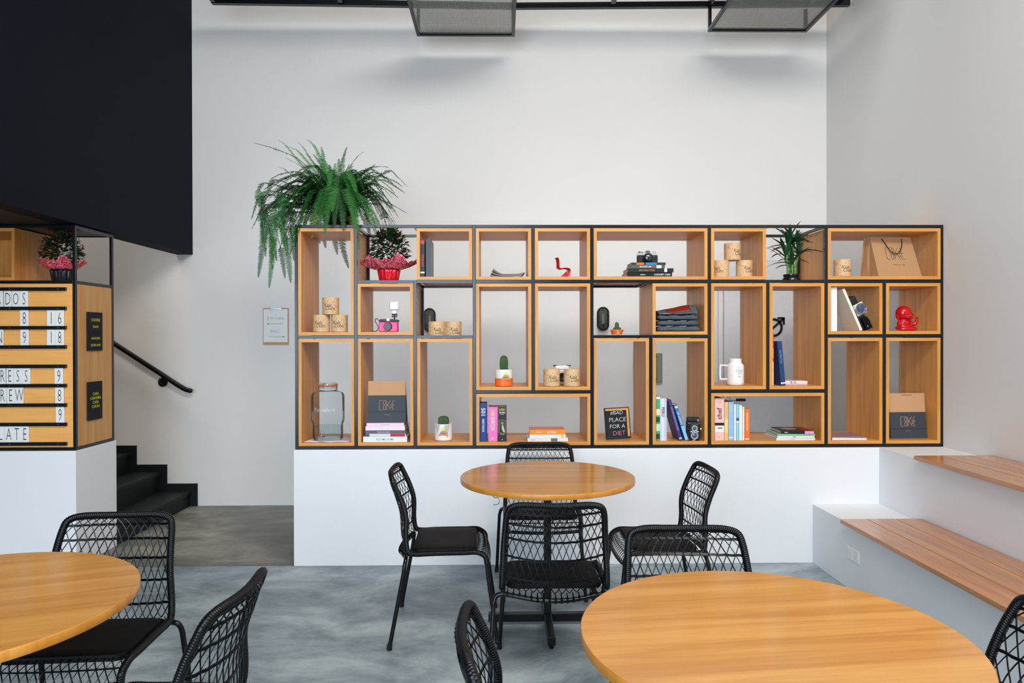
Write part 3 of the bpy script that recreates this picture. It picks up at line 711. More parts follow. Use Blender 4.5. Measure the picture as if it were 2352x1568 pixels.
# --- top row
X = lambda px, Y=.02: at(px, 700, Y).x
book('black and red volume with white dot, leftmost upright in the top row', X(965.5), .03, f0, .240, .027, .17, C('black', (24, 24, 27)), False, texts=[('VINHOS', .55, .62, C('red', (196, 52, 52)), .34)], bands=[(.02, .12, C('red', (196, 52, 52))), (.86, .9, W_)], group='upright books')
book('plain black binder standing right of the black and red volume', X(978), .03, f0, .242, .031, .20, C('binder', (44, 47, 50), .35), False, group='upright books')
for k in range(6):
    L = .205; a = [.0, .03, .06, .10, .15, .20][k]
    m_ = [C('mag_a', (196, 178, 168)), C('mag_b', (60, 58, 56)), C('mag_c', (206, 196, 190)), C('mag_d', (90, 84, 78)), C('mag_e', (180, 170, 164)), C('mag_f', (214, 206, 200))][k]
    t = thing('magazine', 'thin magazine in the fanned heap of the top row, %s from the bottom' % ['first', 'second', 'third', 'fourth', 'fifth', 'topmost, sixth'][k], 'magazine', (X(1126)+.004*k, .04+.004*k, f0+.0045*k), (0, 0, 0), 'fanned magazines')
    lift = .012+.005*k
    B().grid(lambda u, v: (u*L, v*.20, .0015+(lift*(1-u/.35)**2 if u < .35 else 0)+(.010*((u-.6)/.4)**2 if u > .6 else 0)), 14, 3).obj('sheets', m_, t, solid=.0026)
# miniature red chair
RED = mat('red_gloss_plastic', (196, 12, 26), .15, coat=.4, var=.03)
p = X(1297)
t = thing('miniature_chair', 'glossy red miniature chair with a flowing one-piece shell', 'ornament', (p, .12, f0+.0005), (0, 0, R(16)))
path = crom([(-.048, 0, .130), (-.040, 0, .118), (-.036, 0, .09), (-.036, 0, .068), (-.024, 0, .060), (0, 0, .064), (.028, 0, .062), (.039, 0, .050), (.034, 0, .030), (.024, 0, .004)], 6)
def shell(u, v):
    c = path[min(int(v*(len(path)-1)), len(path)-1)]; wd = .030-.006*sin(pi*v)+.008*v; a = 2*u-1
    back = -.012*(1-a*a) if v < .35 else 0; dip = -.006*(1-a*a) if .3 < v < .7 else 0; foot = (1-a*a)*.020*(v-.75)/.25 if v > .75 else 0
    return Vector((c.x+back*.6-foot, a*wd, c.z+dip))
B().grid(shell, 12, len(path)-1).obj('shell', RED, t, solid=.0032)
b = B()
for s_ in (-1, 1):
    b.prism([(.0385, .050), (.040, .036), (.036, .016), (.030, .0006), (-.020, .0006), (-.010, .010), (.014, .028), (.030, .044)], s_*.030-.0016, s_*.030+.0016)
b.obj('side_wing', RED, t)
# stack with the camera
z = f0
book('large black book at the bottom of the stack under the silver camera', X(1441), .03, z, .292, .0285, .22, C('blk2', (22, 23, 25), .3), texts=[('CONCEPT CARS', .78, .42, W_, .36), ('edition', .35, .3, W_, .2)], group='books under the camera'); z += .029
book('black glossy book with gold title, second from bottom under the camera', X(1442), .025, z, .296, .0245, .21, C('blk3', (40, 48, 50), .25), rz=-.02, texts=[('MOTORCYCLES', .42, .42, C('gold', (190, 160, 90)), .42)], bands=[(.80, .86, W_)], group='books under the camera'); z += .025
book('grey book with a white label, third in the stack under the camera', X(1450), .02, z, .218, .0205, .19, C('grygr', (84, 86, 80)), texts=[('ARCHITECTURE', .42, .5, W_, .35)], bands=[(.75, .9, C('whr', (226, 214, 216))), (.62, .66, C('red', (196, 52, 52)))], group='books under the camera'); z += .021
book('dark book with orange and blue spine marks directly under the silver camera', X(1451), .02, z, .220, .0165, .18, C('dkgrn', (38, 44, 46)), bands=[(.14, .36, C('orb', (196, 110, 50))), (.42, .74, C('blb', (30, 130, 170)))], group='books under the camera'); z += .017
def slr(name, label, loc, rz=0, w=.133, rot=None):
    t = thing(name, label, 'camera', loc, rot or (0, 0, rz))
    B().box(-w/2, w/2, 0, .036, 0, .050).obj('body', mat('black_leatherette', (22, 22, 24), .6, bump=.1, scale=200), t, bevel=.006)
    B().prism([(-w/2, .0502), (w/2, .0502), (w/2, .064), (w/2-.006, .0665), (.022, .0665), (.012, .0785), (-.012, .0785), (-.022, .0665), (-w/2+.006, .0665), (-w/2, .064)], .0, .036).obj('top_plate', mat('silver_plate', (205, 206, 204), .28, .7), t, bevel=.0015)
    B().prism([(-.018, .067), (.018, .067), (.010, .0800), (-.010, .0800)], -.0015, .030).obj('prism_hump', mat('dark_grey_prism', (84, 84, 84), .4), t)
    M = Matrix.Translation((-.003, 0, .031)) @ Matrix.Rotation(R(90), 4, 'X')
    l = B().lathe([(.029, .0), (.029, .012), (.031, .014), (.031, .026), (.027, .030), (.025, .034), (.025, .038), (.020, .0385), (.020, .036), (0, .033)], 36, M=M).obj('lens', mat('lens_black', (26, 27, 29), .25), t)
    B().lathe([(.0185, .0375), (.012, .0400), (0, .041)], 30, M=M).obj('front_glass', mat('lens_glass', (24, 34, 44), .05, coat=1), l)
    for x, r, h in ((-w*.38, .008, .008), (-w*.24, .006, .006), (w*.36, .009, .008)): B().lathe([(r, .0665), (r, .0665+h), (r-.001, .0675+h)], 20, M=Matrix.Translation((x, .018, 0))).obj('dial', BLK if x < 0 else CHROME, t)
    B().tube([(w*.30, -.0005, .044), (w*.30, -.004, .044)], .003, 10).obj('self_timer_lever', CHROME, t)
    return t
slr('film_camera', 'silver and black film camera on the stack of books in the top row', (X(1491), .06, z+.0003), R(2))
# kraft bag with cord handles
LOGO = [[(40, 4), (36, 0), (10, 0), (4, 8), (4, 104), (10, 112), (30, 112)], [(52, 6), (58, 0), (72, 0), (78, 6), (78, 44), (72, 50), (58, 50), (52, 44), (52, 6)], [(52, 68), (58, 62), (72, 62), (78, 68), (78, 106), (72, 112), (58, 112), (52, 106), (52, 68)],
        [(92, 0), (92, 112)], [(140, 0), (94, 62)], [(108, 48), (142, 112)], [(140, 36), (146, 32), (146, 84)], [(138, 84), (152, 84)], [(190, 2), (164, 2), (164, 110), (190, 110)], [(164, 54), (184, 54)]]
def logo(parent, m, W, cx, cz, y, shear=0, th=.0014):
    k = W/190; b = B()
    for pl in LOGO:
        pts = [((px-95)*k+cx+shear*(56-pz)*k, y, (56-pz)*k+cz) for px, pz in pl]
        b.tube(pts, th, 4)
    b.obj('logo', m, parent)
p0 = at(2021, 634, .05); w = .295
t = thing('kraft_carrier_bag', 'brown kraft carrier bag with a dark cord handle and logo, top row', 'paper bag', (p0.x+w/2, .07, f0), (0, 0, R(3)))
hh = .2675; sl = -.036
b = B(); Yt = .045
fr = [(-w/2, 0, 0), (w/2, 0, 0), (w/2-.052, Yt, hh), (-w/2+sl, Yt, hh)]
bk = [(-w/2-.038, .16, 0), (w/2-.03, .16, 0), (w/2-.07, Yt+.03, hh), (-w/2-.06, Yt+.03, hh-.006)]
mid = [(-w/2-.012, .09, 0), (-w/2-.030, .085, .09), (-w/2+sl-.01, Yt+.028, hh-.004)]
b.add(fr, [(0, 1, 2, 3)]); b.add(bk, [(3, 2, 1, 0)])
b.add([fr[0], mid[0], mid[1], mid[2], fr[3], bk[0], bk[3]], [(0, 4, 3, 2, 1), (5, 1, 2), (5, 2, 3, 6)]); b.add([fr[1], bk[1], bk[2], fr[2]], [(0, 1, 2, 3)]); b.add([fr[0], fr[1], bk[1], bk[0]], [(3, 2, 1, 0)])
b.obj('paper_body', mat('brown_kraft', (182, 140, 98), .8, var=.05, scale=10), t, solid=.0008)
q = lambda u, v, o=-.003: Vector(((-w/2+sl*v)*(1-u)+(w/2-.052*v)*u, Yt*v+o, hh*v))
hd = crom([q(.27, .955, .0), q(.28, .94), q(.33, .80, -.010), q(.40, .63, -.014), q(.50, .575, -.014), q(.60, .62, -.014), q(.70, .76, -.010), q(.76, .92), q(.765, .955, 0)], 6)
B().tube(hd, .0027, 7).obj('cord_handle', INK, t)
bb = B(); kk = .128/190
for pl in LOGO: bb.tube([q(.505+(px-95)*kk/w, (.158+(56-pz)*kk*1.05)/hh, -.0016) for px, pz in pl], .0012, 4)
bb.obj('logo', INK, t)
text('store', t, mat('brown_ink', (120, 84, 56), .8), .006, tuple(q(.54, .31, -.0022)), (R(90)-.16, 0, 0), sx=3.5)

# --- second row: pink camera, cactus, clothes, leaning books, figurine
PINK = mat('pink_plastic', (236, 60, 138), .3)
p = X(891, .06)
t = thing('toy_camera', 'pink and black toy camera with a white flash head on top', 'camera', (p, .06, f1+.0006), (0, 0, R(-3)))
B().box(-.062, .062, 0, .045, 0, .066).obj('body', PINK, t, bevel=.006)
B().prism([(-.060, .0663), (.066, .0663), (.066, .078), (.040, .083), (-.050, .083), (-.058, .078)], .002, .042).obj('top_cover', BLK, t, bevel=.002)
B().box(-.010, .010, -.001, .012, .070, .088).obj('viewfinder', WHITE, t, bevel=.002)
B().lathe([(.027, 0), (.027, .012), (.024, .017), (0, .017)], 32, M=Matrix.Translation((0, 0, .035)) @ Matrix.Rotation(R(90), 4, 'X')).obj('lens', mat('lens_black', (26, 27, 29), .25), t)
fl = B().box(.020, .056, .012, .034, .096, .102).box(.022, .056, .012, .034, .106, .118).obj('flash_foot', BLK, t, bevel=.002)
B().tube([(.038, .023, .083), (.038, .023, .106)], .004, 8).obj('foot_stem', BLK, fl)
B().box(.024, .052, .014, .032, .118, .140).obj('flash_neck', WHITE, t, bevel=.003)
B().box(.006, .070, .006, .032, .140, .200).obj('flash_head', WHITE, t, bevel=.012)
B().box(.013, .063, .002, .0058, .147, .193).obj('flash_reflector', mat('flash_silver', (210, 214, 216), .2, .4), t, bevel=.008)
B().tube(crom([(-.062, .02, .074), (-.080, .02, .088), (-.090, .02, .074), (-.076, .012, .05), (-.066, .01, .03), (-.074, .0, .006), (-.10, -.01, .004)], 6), .0025, 6).obj('strap', BLK, t)
SOIL = mat('dark_soil', (52, 42, 34), .95, bump=.5, scale=150)
CACT = mat('cactus_green', (44, 86, 48), .6, var=.2, scale=60)
SPINE = mat('cactus_spines', (190, 180, 120), .8)
def cactus(parent, h, r, z0, ribs=13, ballz=None, name='cactus'):
    b = B()
    prof = [(r*.75, 0), (r*.95, h*.15), (r, h*.45), (r*.98, h*.7), (r*.8, h*.88), (r*.45, h*.97), (0.0005, h)]
    n = ribs*4; vs = []
    for rr, zz in prof:
        for i in range(n):
            a = 2*pi*i/n; q_ = rr*(1-.10*(1-cos(ribs*a))/2); vs.append((q_*cos(a), q_*sin(a), z0+zz))
    fs = [(k*n+i, k*n+(i+1) % n, (k+1)*n+(i+1) % n, (k+1)*n+i) for k in range(len(prof)-1) for i in range(n)]
    b.add(vs, fs, 0, True)
    o = b.obj(name, CACT, parent); s = B()
    for k in range(ribs):
        a = 2*pi*k/ribs
        for j in range(1, int(h/.006)):
            zz = j*.006; f = zz/h
            for m in range(len(prof)-1):
                if prof[m][1] <= zz <= prof[m+1][1]: rr = prof[m][0]+(prof[m+1][0]-prof[m][0])*(zz-prof[m][1])/max(1e-6, prof[m+1][1]-prof[m][1])
            for d in (-.35, .35): s.tube([(rr*cos(a), rr*sin(a), z0+zz), ((rr+.0035)*cos(a+d*.3), (rr+.0035)*sin(a+d*.3), z0+zz+.0015)], .00035, 3, cap=False)
    s.obj('spines', SPINE, o); return o
def tag_card(parent, x, z, y, s=1.0):
    c = B().prism([(x-.032*s, z), (x+.032*s, z-.002), (x+.008*s, z+.040*s), (x-.004*s, z+.040*s)], y-.0012, y-.0004).obj('paper_tag', KRAFT, parent)
    B().prism([(x-.012*s, z+.030*s), (x+.016*s, z+.028*s), (x+.004*s, z+.056*s)], y-.0022, y-.0014).obj('tag_tip', mat('lime_tip', (214, 226, 120), .6), c)
    text('cacto', c, INK, .008*s, (x, y-.0018, z+.012*s), shear=.3)
# tall cactus pot
t = thing('potted_cactus', 'tall cactus in a half white, half orange pot with a paper tag', 'cactus', (X(1157, .09), .09, f2))
B().lathe([(.052, 0), (.058, .004), (.0585, .052)], 40).obj('orange_base', mat('orange_glaze', (242, 112, 44), .35), t)
B().lathe([(.0588, .0522), (.0588, .108), (.0575, .1095), (.055, .108), (.055, .098), (0, .098)], 40, cap=False).obj('pot', mat('matt_white_glaze', (226, 226, 222), .5), t)
B().lathe([(0.0, .0985), (.0545, .0995)], 30, cap=False).obj('soil', SOIL, t)
cactus(t, .108, .027, .092, 14); tag_card(t, .012, .046, -.0605)
# small cactus in orange pot
t = thing('small_potted_cactus', 'tiny cactus in a small orange pot on the steel rail', 'cactus', (X(1416.5, .08), .075, OZ(1)+.0005))
B().lathe([(.026, 0), (.029, .004), (.0335, .026)], 32).obj('white_base', mat('matt_white_glaze', (226, 226, 222), .5), t)
B().lathe([(.0336, .0262), (.043, .0525), (.043, .056), (.040, .056), (.039, .050), (0, .050)], 32, cap=False).obj('pot', mat('orange_glaze', (242, 112, 44), .35), t)
B().prism([(-.016, .012), (.016, .012), (.004, .05), (-.004, .05)], -.0425, -.0405).obj('paper_tag', KRAFT, t)
c_ = cactus(t, .058, .0135, .048, 9)
for s in (-1, 1): cactus(t, .022, .009, .050, 8, name='side_shoot').location = (s*.017, -.004, 0)
# clothes
DEN = mat('dark_grey_cloth', (80, 90, 101), .9, var=.12, scale=120, bump=.3)
def fold(label, x0, x1, z, h, Y, seed, rz=0):
    r_ = random.Random(seed); t = thing('folded_cloth', label, 'clothing', ((x0+x1)/2, Y, z), (0, 0, rz), 'folded clothes in the box'); w = (x1-x0)/2; d = .26
    ph = [r_.uniform(0, 6) for _ in range(4)]
    n = 16; vs = []; fs = []; m = 22
    for j in range(m+1):
        x = -w+2*w*j/m; e = min(1, (1-abs(x)/w)*9)**.5
        for i in range(n):
            a = 2*pi*i/n; cy_, cz_ = cos(a), sin(a)
            y = d/2+(abs(cy_)**.45)*(1 if cy_ > 0 else -1)*d/2*(.93+.07*e); zz = h/2+(abs(cz_)**.5)*(1 if cz_ > 0 else -1)*h/2*(.55+.45*e)
            zz += (.0026*sin(9*x/w+ph[0])+.0013*sin(23*x/w+ph[1]))*(.3+.7*(cz_ > 0)) if zz > h*.3 else 0
            vs.append((x+.006*sin(5*cz_+ph[2]), y+.004*sin(7*x/w+ph[3]), max(.0005, zz)))
    for j in range(m):
        for i in range(n): k = (i+1) % n; fs.append((j*n+i, (j+1)*n+i, (j+1)*n+k, j*n+k))
    fs += [tuple(range(n)), tuple(m*n+i for i in range(n-1, -1, -1))]
    B().add(vs, fs, 0, True).obj('cloth_body', DEN, t); return t
fx0, fx1 = X(1509, .07), X(1606, .07)
fz = f1
for k, (h, lab) in enumerate([(.034, 'dark grey folded garment at the bottom of the pile'), (.032, 'dark grey folded garment second in the pile'), (.034, 'dark grey folded garment third in the pile')]):
    fold(lab, fx0+.001*k, fx1-.006*k, fz, h, .035+.004*k, k+3); fz += h+.0045
t = thing('folded_apron', 'dark grey folded apron with a rust red patch on top of the clothes', 'clothing', ((fx0+fx1)/2-.006, .04, fz)); w = (fx1-fx0)/2-.012
def top(u, v):
    x = -w+2*w*u; return Vector((x, .26*v, (.020+.046*u)*sin(min(1, v*3)*pi/2)+.003*sin(9*u+5*v)))
bb = B(); bb.grid(top, 16, 10); n_ = 17
bb.add([(-w, .0, .0), (w, .0, .0), (w, .26, 0), (-w, .26, 0)], [(3, 2, 1, 0)])
bb.add([tuple(top(1, j/10)) for j in range(11)]+[(w, .26, 0), (w, 0, 0)], [tuple(range(13))]); bb.add([tuple(top(0, j/10)) for j in range(11)]+[(-w, .26, 0), (-w, 0, 0)], [tuple(range(12, -1, -1))])
bb.obj('cloth_body', DEN, t)
b = B(); b.grid(lambda u, v: top(.16+.62*u+.08*(1-v), .055+.30*v)+Vector((0, -.0012, .0022)), 12, 8); b.obj('leather_patch', mat('rust_leather', (134, 40, 22), .5, var=.12), t, solid=.0016)
# white handled jar
t = thing('handled_jar', 'white handled ceramic jar with handwritten lettering', 'mug', (X(1689, .1), .10, f2), (0, 0, R(-4)))
B().lathe([(.044, 0), (.052, .006), (.055, .018), (.055, .126), (.051, .137), (.041, .145), (.0395, .150), (.0395, .172), (.0375, .174), (.035, .172), (.035, .150), (0, .15)], 44).obj('body', WHITE, t)
B().tube(crom([(-.050, 0, .128), (-.088, 0, .131), (-.099, 0, .122), (-.099, 0, .052), (-.092, 0, .040), (-.050, 0, .040)], 6), .0055, 10).obj('handle', WHITE, t)
for s_, x, z_, h in (('to', .012, .116, .009), ('Color', .012, .098, .018), ('your', .014, .078, .013), ('day', .012, .058, .015)): text(s_, t, G2, h, (0, -.0556, z_), sx=.75, shear=.3, wrap=.0553, wx=x)
# books in the sixth tall box (leaning blue)
book('thin red and white book edge at the left side of its tall box', X(1775.2), .03, f2, .346, .0085, .20, C('redorange', (222, 72, 44)), False, bands=[(.30, .48, C('amber', (236, 160, 50))), (.55, .99, C('palewh', (232, 226, 220)))], group='upright books')
book('dark blue hardcover leaning left beside the male sign', X(1795.8), .035, f2, .288, .030, .20, C('navyblue', (18, 62, 108)), False, lean=.085, texts=[('OS PRATOS', .35, .4, C('lb', (120, 160, 200)), .38)], bands=[(.93, .96, W_)], group='upright books')
z = f2
for k, (m_, h) in enumerate([(C('mauve', (206, 170, 180)), .011), (C('pinkwhite', (232, 220, 224)), .017)]):
    book(['thin mauve booklet lying below the white patterned one', 'white patterned small book lying right of the leaning blue hardcover'][k], X(1806), .06, z, .155, h, .11, m_, bands=[(.28, .36, C('pk', (214, 130, 140))), (.42, .52, C('gn', (150, 190, 160)))] if k else (), group='small lying books'); z += h+.0004
# second row, column ten: white books and leaning camera
book('thick plain white book standing at the left of the second row', X(1909), .03, f1, .284, .043, .21, C('plainwhite', (236, 238, 238)), False, group='upright books')
book('cream book leaning left against the thick white one', X(1977.5), .03, f1, .295, .017, .20, C('cream', (232, 228, 212)), False, lean=.41, pages=C('bluegrey', (70, 90, 104)), group='upright books')
t = thing('cased_camera', 'old camera in an open black case leaning on the cream book', 'camera', (X(1990.5), .052, f1), (0, -.47, 0))
B().box(0, .052, 0, .10, .0, .235).obj('case', mat('black_leatherette', (22, 22, 24), .6, bump=.1, scale=200), t, bevel=.006)
B().prism([(.006, .002), (.050, .002), (.052, .06), (.046, .085), (.010, .085)], -.030, -.0006).obj('front_flap', LEATHER, t, bevel=.004)
M = Matrix.Translation((.040, .0, .142)) @ Matrix.Rotation(R(90), 4, 'X')
B().box(.002, .074, -.010, -.0005, .100, .182).obj('front_plate', mat('silver_plate', (205, 206, 204), .28, .7), t, bevel=.010)
l = B().lathe([(.036, .010), (.036, .022), (.033, .026), (.031, .026), (.029, .018), (0, .017)], 36, M=M).obj('lens', CHROME, t)
B().lathe([(.028, .0185), (.018, .022), (0, .0235)], 30, M=M).obj('front_glass', mat('lens_blue', (60, 70, 110), .05, coat=1), l)
B().tube([(.02, -.0302, .025), (.02, -.034, .025)], .004, 12).obj('stud', CHROME, t)
# red figurine
t = thing('red_figurine', 'glossy red seated child monk figurine with one raised hand', 'figurine', (X(2079, .09), .10, f1+.0008), (0, 0, R(8)))
bd = B()
bd.ball((0, 0, .0232), .052, 20, sc=(1.15, .95, .42)); bd.ball((0, .004, .052), .040, 20, sc=(1.0, .85, .95)); bd.ball((-.008, 0, .118), .0495, 26, sc=(1, .96, .98))
bd.ball((.010, -.020, .100), .034, 20, sc=(1.15, .85, .85)); bd.ball((-.052, .002, .100), .014, 12, sc=(.6, .9, 1.3)); bd.ball((-.046, 0, .082), .008, 10, sc=(.8, .8, 1.2)); bd.ball((.041, .004, .100), .010, 12, sc=(.6, .9, 1.2))
bd.ball((.011, -.0490, .098), .0058, 10); bd.ball((-.006, -.040, .090), .0105, 12); bd.ball((.028, -.038, .090), .0105, 12)
bd.tube(crom([(.030, .0, .068), (.046, -.006, .050), (.062, -.014, .044), (.074, -.018, .060), (.077, -.018, .074)], 5), .0115, 12)
bd.tube(crom([(-.034, 0, .066), (-.050, -.012, .046), (-.036, -.034, .030), (-.006, -.046, .026)], 5), .0115, 12)
for x_, h_ in ((.068, .092), (.074, .096), (.080, .095), (.086, .090)): bd.tube([(x_-(x_-.077)*.4, -.018, .074), (x_, -.020, h_)], .0040, 8)
bd.tube([(.072, -.020, .072), (.064, -.026, .082)], .0040, 8)
for s_ in (-1, 1): bd.tube(crom([(s_*.02, -.01, .016), (s_*.052, -.030, .014), (s_*.030, -.050, .012), (-s_*.012, -.050, .012)], 5), .013, 12)
o = bd.obj('body', RED, t); md = o.modifiers.new('weld', 'REMESH'); md.mode = 'VOXEL'; md.voxel_size = .0019; md.use_smooth_shade = True
md = o.modifiers.new('smooth', 'SMOOTH'); md.factor = .5; md.iterations = 4
b = B()
for x_ in (-.008, .028): b.tube(crom([(x_-.009, -.0475, .108), (x_, -.0500, .105), (x_+.009, -.0485, .108)], 5), .0010, 5)
b.tube(crom([(.0, -.0515, .086), (.011, -.0530, .082), (.022, -.0520, .086)], 5), .0012, 5)
b.obj('face_lines', mat('dark_red', (120, 6, 16), .3), t)

# --- tall boxes of the lower rows
f3 = FZ(3)
# drink dispenser
t = thing('drink_dispenser', 'clear glass drink dispenser jar with a small tap, nearly empty', 'drink dispenser', (X(752, .13), .135, f3+.0022))
R0 = .105
B().lathe([(0, .001), (.070, 0), (.094, .006), (.097, .020), (.097, .105), (.104, .118), (.107, .14), (.107, .285), (.098, .308), (.068, .320), (.061, .330), (.061, .352), (.063, .353)], 56, cap=False).obj('jar', GLASS, t)
B().lathe([(0, .0095), (.090, .0115), (.0925, .022), (.0925, .092), (0, .092)], 48, cap=False).obj('water', thin_glass('water', (.86, .92, .93), .5), t)
B().lathe([(.063, .3525), (.064, .356), (.064, .362), (.062, .364), (0, .364)], 40).obj('gasket', mat('orange_rubber', (196, 112, 66), .5), t)
B().lathe([(.062, .3645), (.063, .368), (.058, .374), (0, .375)], 40).obj('lid', mat('lid_glass', (222, 228, 226), .1, trans=.6, ior=1.3), t)
b = B(); b.tube([(.065*cos(2*pi*i/40), .065*sin(2*pi*i/40), .344) for i in range(40)], .0016, 6, closed=True)
b.tube(crom([(-.012, -.066, .344), (-.014, -.075, .352), (-.010, -.070, .372), (.010, -.070, .372), (.014, -.075, .352), (.012, -.066, .344), (.006, -.074, .326), (-.006, -.074, .326), (-.012, -.066, .344)], 4), .0016, 6)
b.obj('wire_clasp', CHROME, t)
tp = B().tube([(-.010, -.096, .040), (-.010, -.122, .040)], .009, 14).tube([(-.010, -.120, .056), (-.010, -.120, .012)], .0075, 14).obj('tap', CHROME, t)
B().tube([(-.010, -.122, .058), (-.006, -.132, .070)], .005, 10).ball((-.005, -.133, .072), .008, 12).tube([(-.010, -.128, .040), (.012, -.132, .036)], .0035, 8).obj('lever', CHROME, tp)
text('Yorkshire', t, mat('embossed_glass', (228, 232, 230), .15, trans=.3), .026, (0, -.1078+.004, .205), sx=1.0, shear=.25, wrap=.106)
t = thing('paper_napkin', 'white and pink scalloped paper napkin under the glass dispenser', 'napkin', (X(749), .03, f3))
x0_, x1_ = X(696)-X(749), X(802)-X(749)
B().grid(lambda u, v: (x0_+(x1_-x0_)*u+.04*v*(.5-u), .0+.006*sin(u*19)+.25*v, .0011+.0003*sin(u*19)), 40, 4).obj('paper', mat('lilac_paper', (230, 214, 226), .8), t, solid=.0012)
# books and black bag
z = f3
for L0, L1, h, m_, tx, bn, lab in [(833, 934, .0345, C('w1', (232, 232, 228)), [('RIDE ME HOME', .5, .4, C('teal', (110, 180, 184)), .4)], (), 'thick white book with a teal title at the bottom under the black bag'),
                          (838, 931, .0190, C('w2', (206, 218, 226)), (), [(0, .1, C('dkb', (40, 84, 132))), (.62, .98, C('crim', (176, 36, 62)))], 'blue, white and crimson book, second from bottom under the black bag'),
                          (838, 930, .0205, C('brn', (100, 84, 92)), [('Tarsila do Amaral', .45, .4, W_, .6)], (), 'brown book, middle of the five under the black bag'),
                          (838, 929, .0260, C('plk', (240, 222, 236)), (), [(0, .01, C('pkk', (200, 120, 160)))], 'pale lilac book, fourth from bottom under the black bag'),
                          (841, 927, .0195, C('lpk', (244, 212, 232)), [('the secret history', .5, .4, C('pkk', (200, 120, 160)), .5)], (), 'light pink book on top of the stack, carrying the black bag')]:
    x0_ = X(L0); book(lab, x0_, .022, z, X(L1)-x0_, h, .20, m_, texts=tx, bands=bn, group='books under the black bag'); z += h+.0005
def blackbag(label, xc, Y, z, w, h, hk, rz=0, lean=.0, slot=False, crease=.42):
    t = thing('paper_bag', label, 'paper bag', (xc, Y, z), (0, 0, rz), 'black and kraft logo bags')
    BB = mat('black_bag_paper', (56, 64, 72), .6, var=.04, scale=6); d = .11; tz = .02
    hb = h-hk; ys = lambda zz: lean*zz
    def Q(x, zz, o=0): f = zz/h; return (x*(1-.02*f), ys(zz)+o, zz)
    b = B(); dn = lambda zz: d*(1-zz/h)*1.0+.004
    b.add([Q(-w/2, 0), Q(w/2, 0), Q(w/2, hb), Q(-w/2, hb), (-w/2, d, 0), (w/2, d, 0), (w/2*.99, ys(hb)+dn(hb), hb), (-w/2*.99, ys(hb)+dn(hb), hb), (w/2-.004, d*.5, 0), (-w/2+.004, d*.5, 0)],
          [(0, 1, 2, 3), (5, 4, 7, 6), (1, 5, 6, 2), (4, 0, 3, 7), (0, 4, 5, 1)])
    b.obj('black_body', BB, t)
    e = .0008
    B().add([Q(-w/2, hb, -e), Q(w/2, hb, -e), Q(w/2, h, -e), Q(-w/2, h, -e), (-w/2*.99, ys(hb)+dn(hb)+e, hb), (w/2*.99, ys(hb)+dn(hb)+e, hb), (w/2*.98, ys(h)+.005, h), (-w/2*.98, ys(h)+.005, h)],
            [(0, 1, 2, 3), (5, 4, 7, 6), (1, 5, 6, 2), (4, 0, 3, 7), (3, 2, 6, 7)]).obj('kraft_top', KRAFT, t)
    B().box(-w/2*.99, w/2*.99, -.0014, -.0006, hb*crease-.0008, hb*crease+.0008, M=Matrix.Shear('XY', 4, (0, 0)) @ Matrix.Translation((0, ys(hb*crease), 0))).obj('crease', mat('crease_dark', (30, 36, 42), .7), t)
    bb = B(); kk = w*.42/190
    for pl in LOGO: bb.tube([Q((px-95)*kk+.0, hb*.64+(56-pz)*kk*1.0, -.0012) for px, pz in pl], .0014, 4)
    bb.obj('logo', mat('kraft_ink', (206, 160, 130), .7), t)
    text('sweet store', t, mat('kraft_ink', (206, 160, 130), .7), .0042, (0, ys(hb*.34)-.0016, hb*.29), maxw=w*.2)
    if slot: B().box(-w*.15, w*.15, -.0022, -.0010, h*.955, h*.962, M=Matrix.Translation((0, ys(h*.955), 0))).obj('handle_slot', INK, t)
blackbag('black and kraft paper bag with logo on top of the stacked books', X(888, .05), .045, z, .245, .268, .092, R(2), lean=.06, crease=.40)
blackbag('black and kraft paper bag with logo in the lower right oak box', X(2090, .08), .09, f3, .250, .296, .124, R(3), lean=.10, slot=True, crease=.36)
# round cactus
t = thing('round_potted_cactus', 'round cactus in a white faceted pot with a kraft tag', 'cactus', (X(1018, .10), .10, f3))
B().lathe([(.050, 0), (.057, .006), (.059, .03), (.059, .108), (.057, .110), (.054, .108), (.053, .096), (0, .096)], 40).obj('pot', mat('ceramic_white', (236, 236, 234), .35), t)
b = B()
for a0, a1, zz in ((-.95, -.30, .1), (.15, .8, .1)):
    n = 8; pts = [(.0597*sin(a0+(a1-a0)*i/n), -.0597*cos(a0+(a1-a0)*i/n), .107) for i in range(n+1)]; am = (a0+a1)/2; lo = (.0597*sin(am), -.0597*cos(am), .02 if a0 > 0 else .045)
    for i in range(n):
        m1 = tuple((Vector(pts[i])+Vector(lo))/2); m2 = tuple((Vector(pts[i+1])+Vector(lo))/2)
        b.add([pts[i], pts[i+1], lo], [(0, 1, 2)])
for k in range(len(b.v)):
    x_, y_, z_ = b.v[k]; rr = math.hypot(x_, y_); b.v[k] = (x_*.0599/rr, y_*.0599/rr, z_)
b.obj('grey_facet', mat('pale_grey_glaze', (196, 192, 190), .5), t)
o = cactus(t, .070, .036, .090, 18); tag_card(t, .004, .040, -.0610, 1.0)
B().lathe([(.006, .158), (.004, .163), (0, .165)], 12).obj('yellow_tuft', mat('tuft_yellow', (206, 190, 90), .8), t)

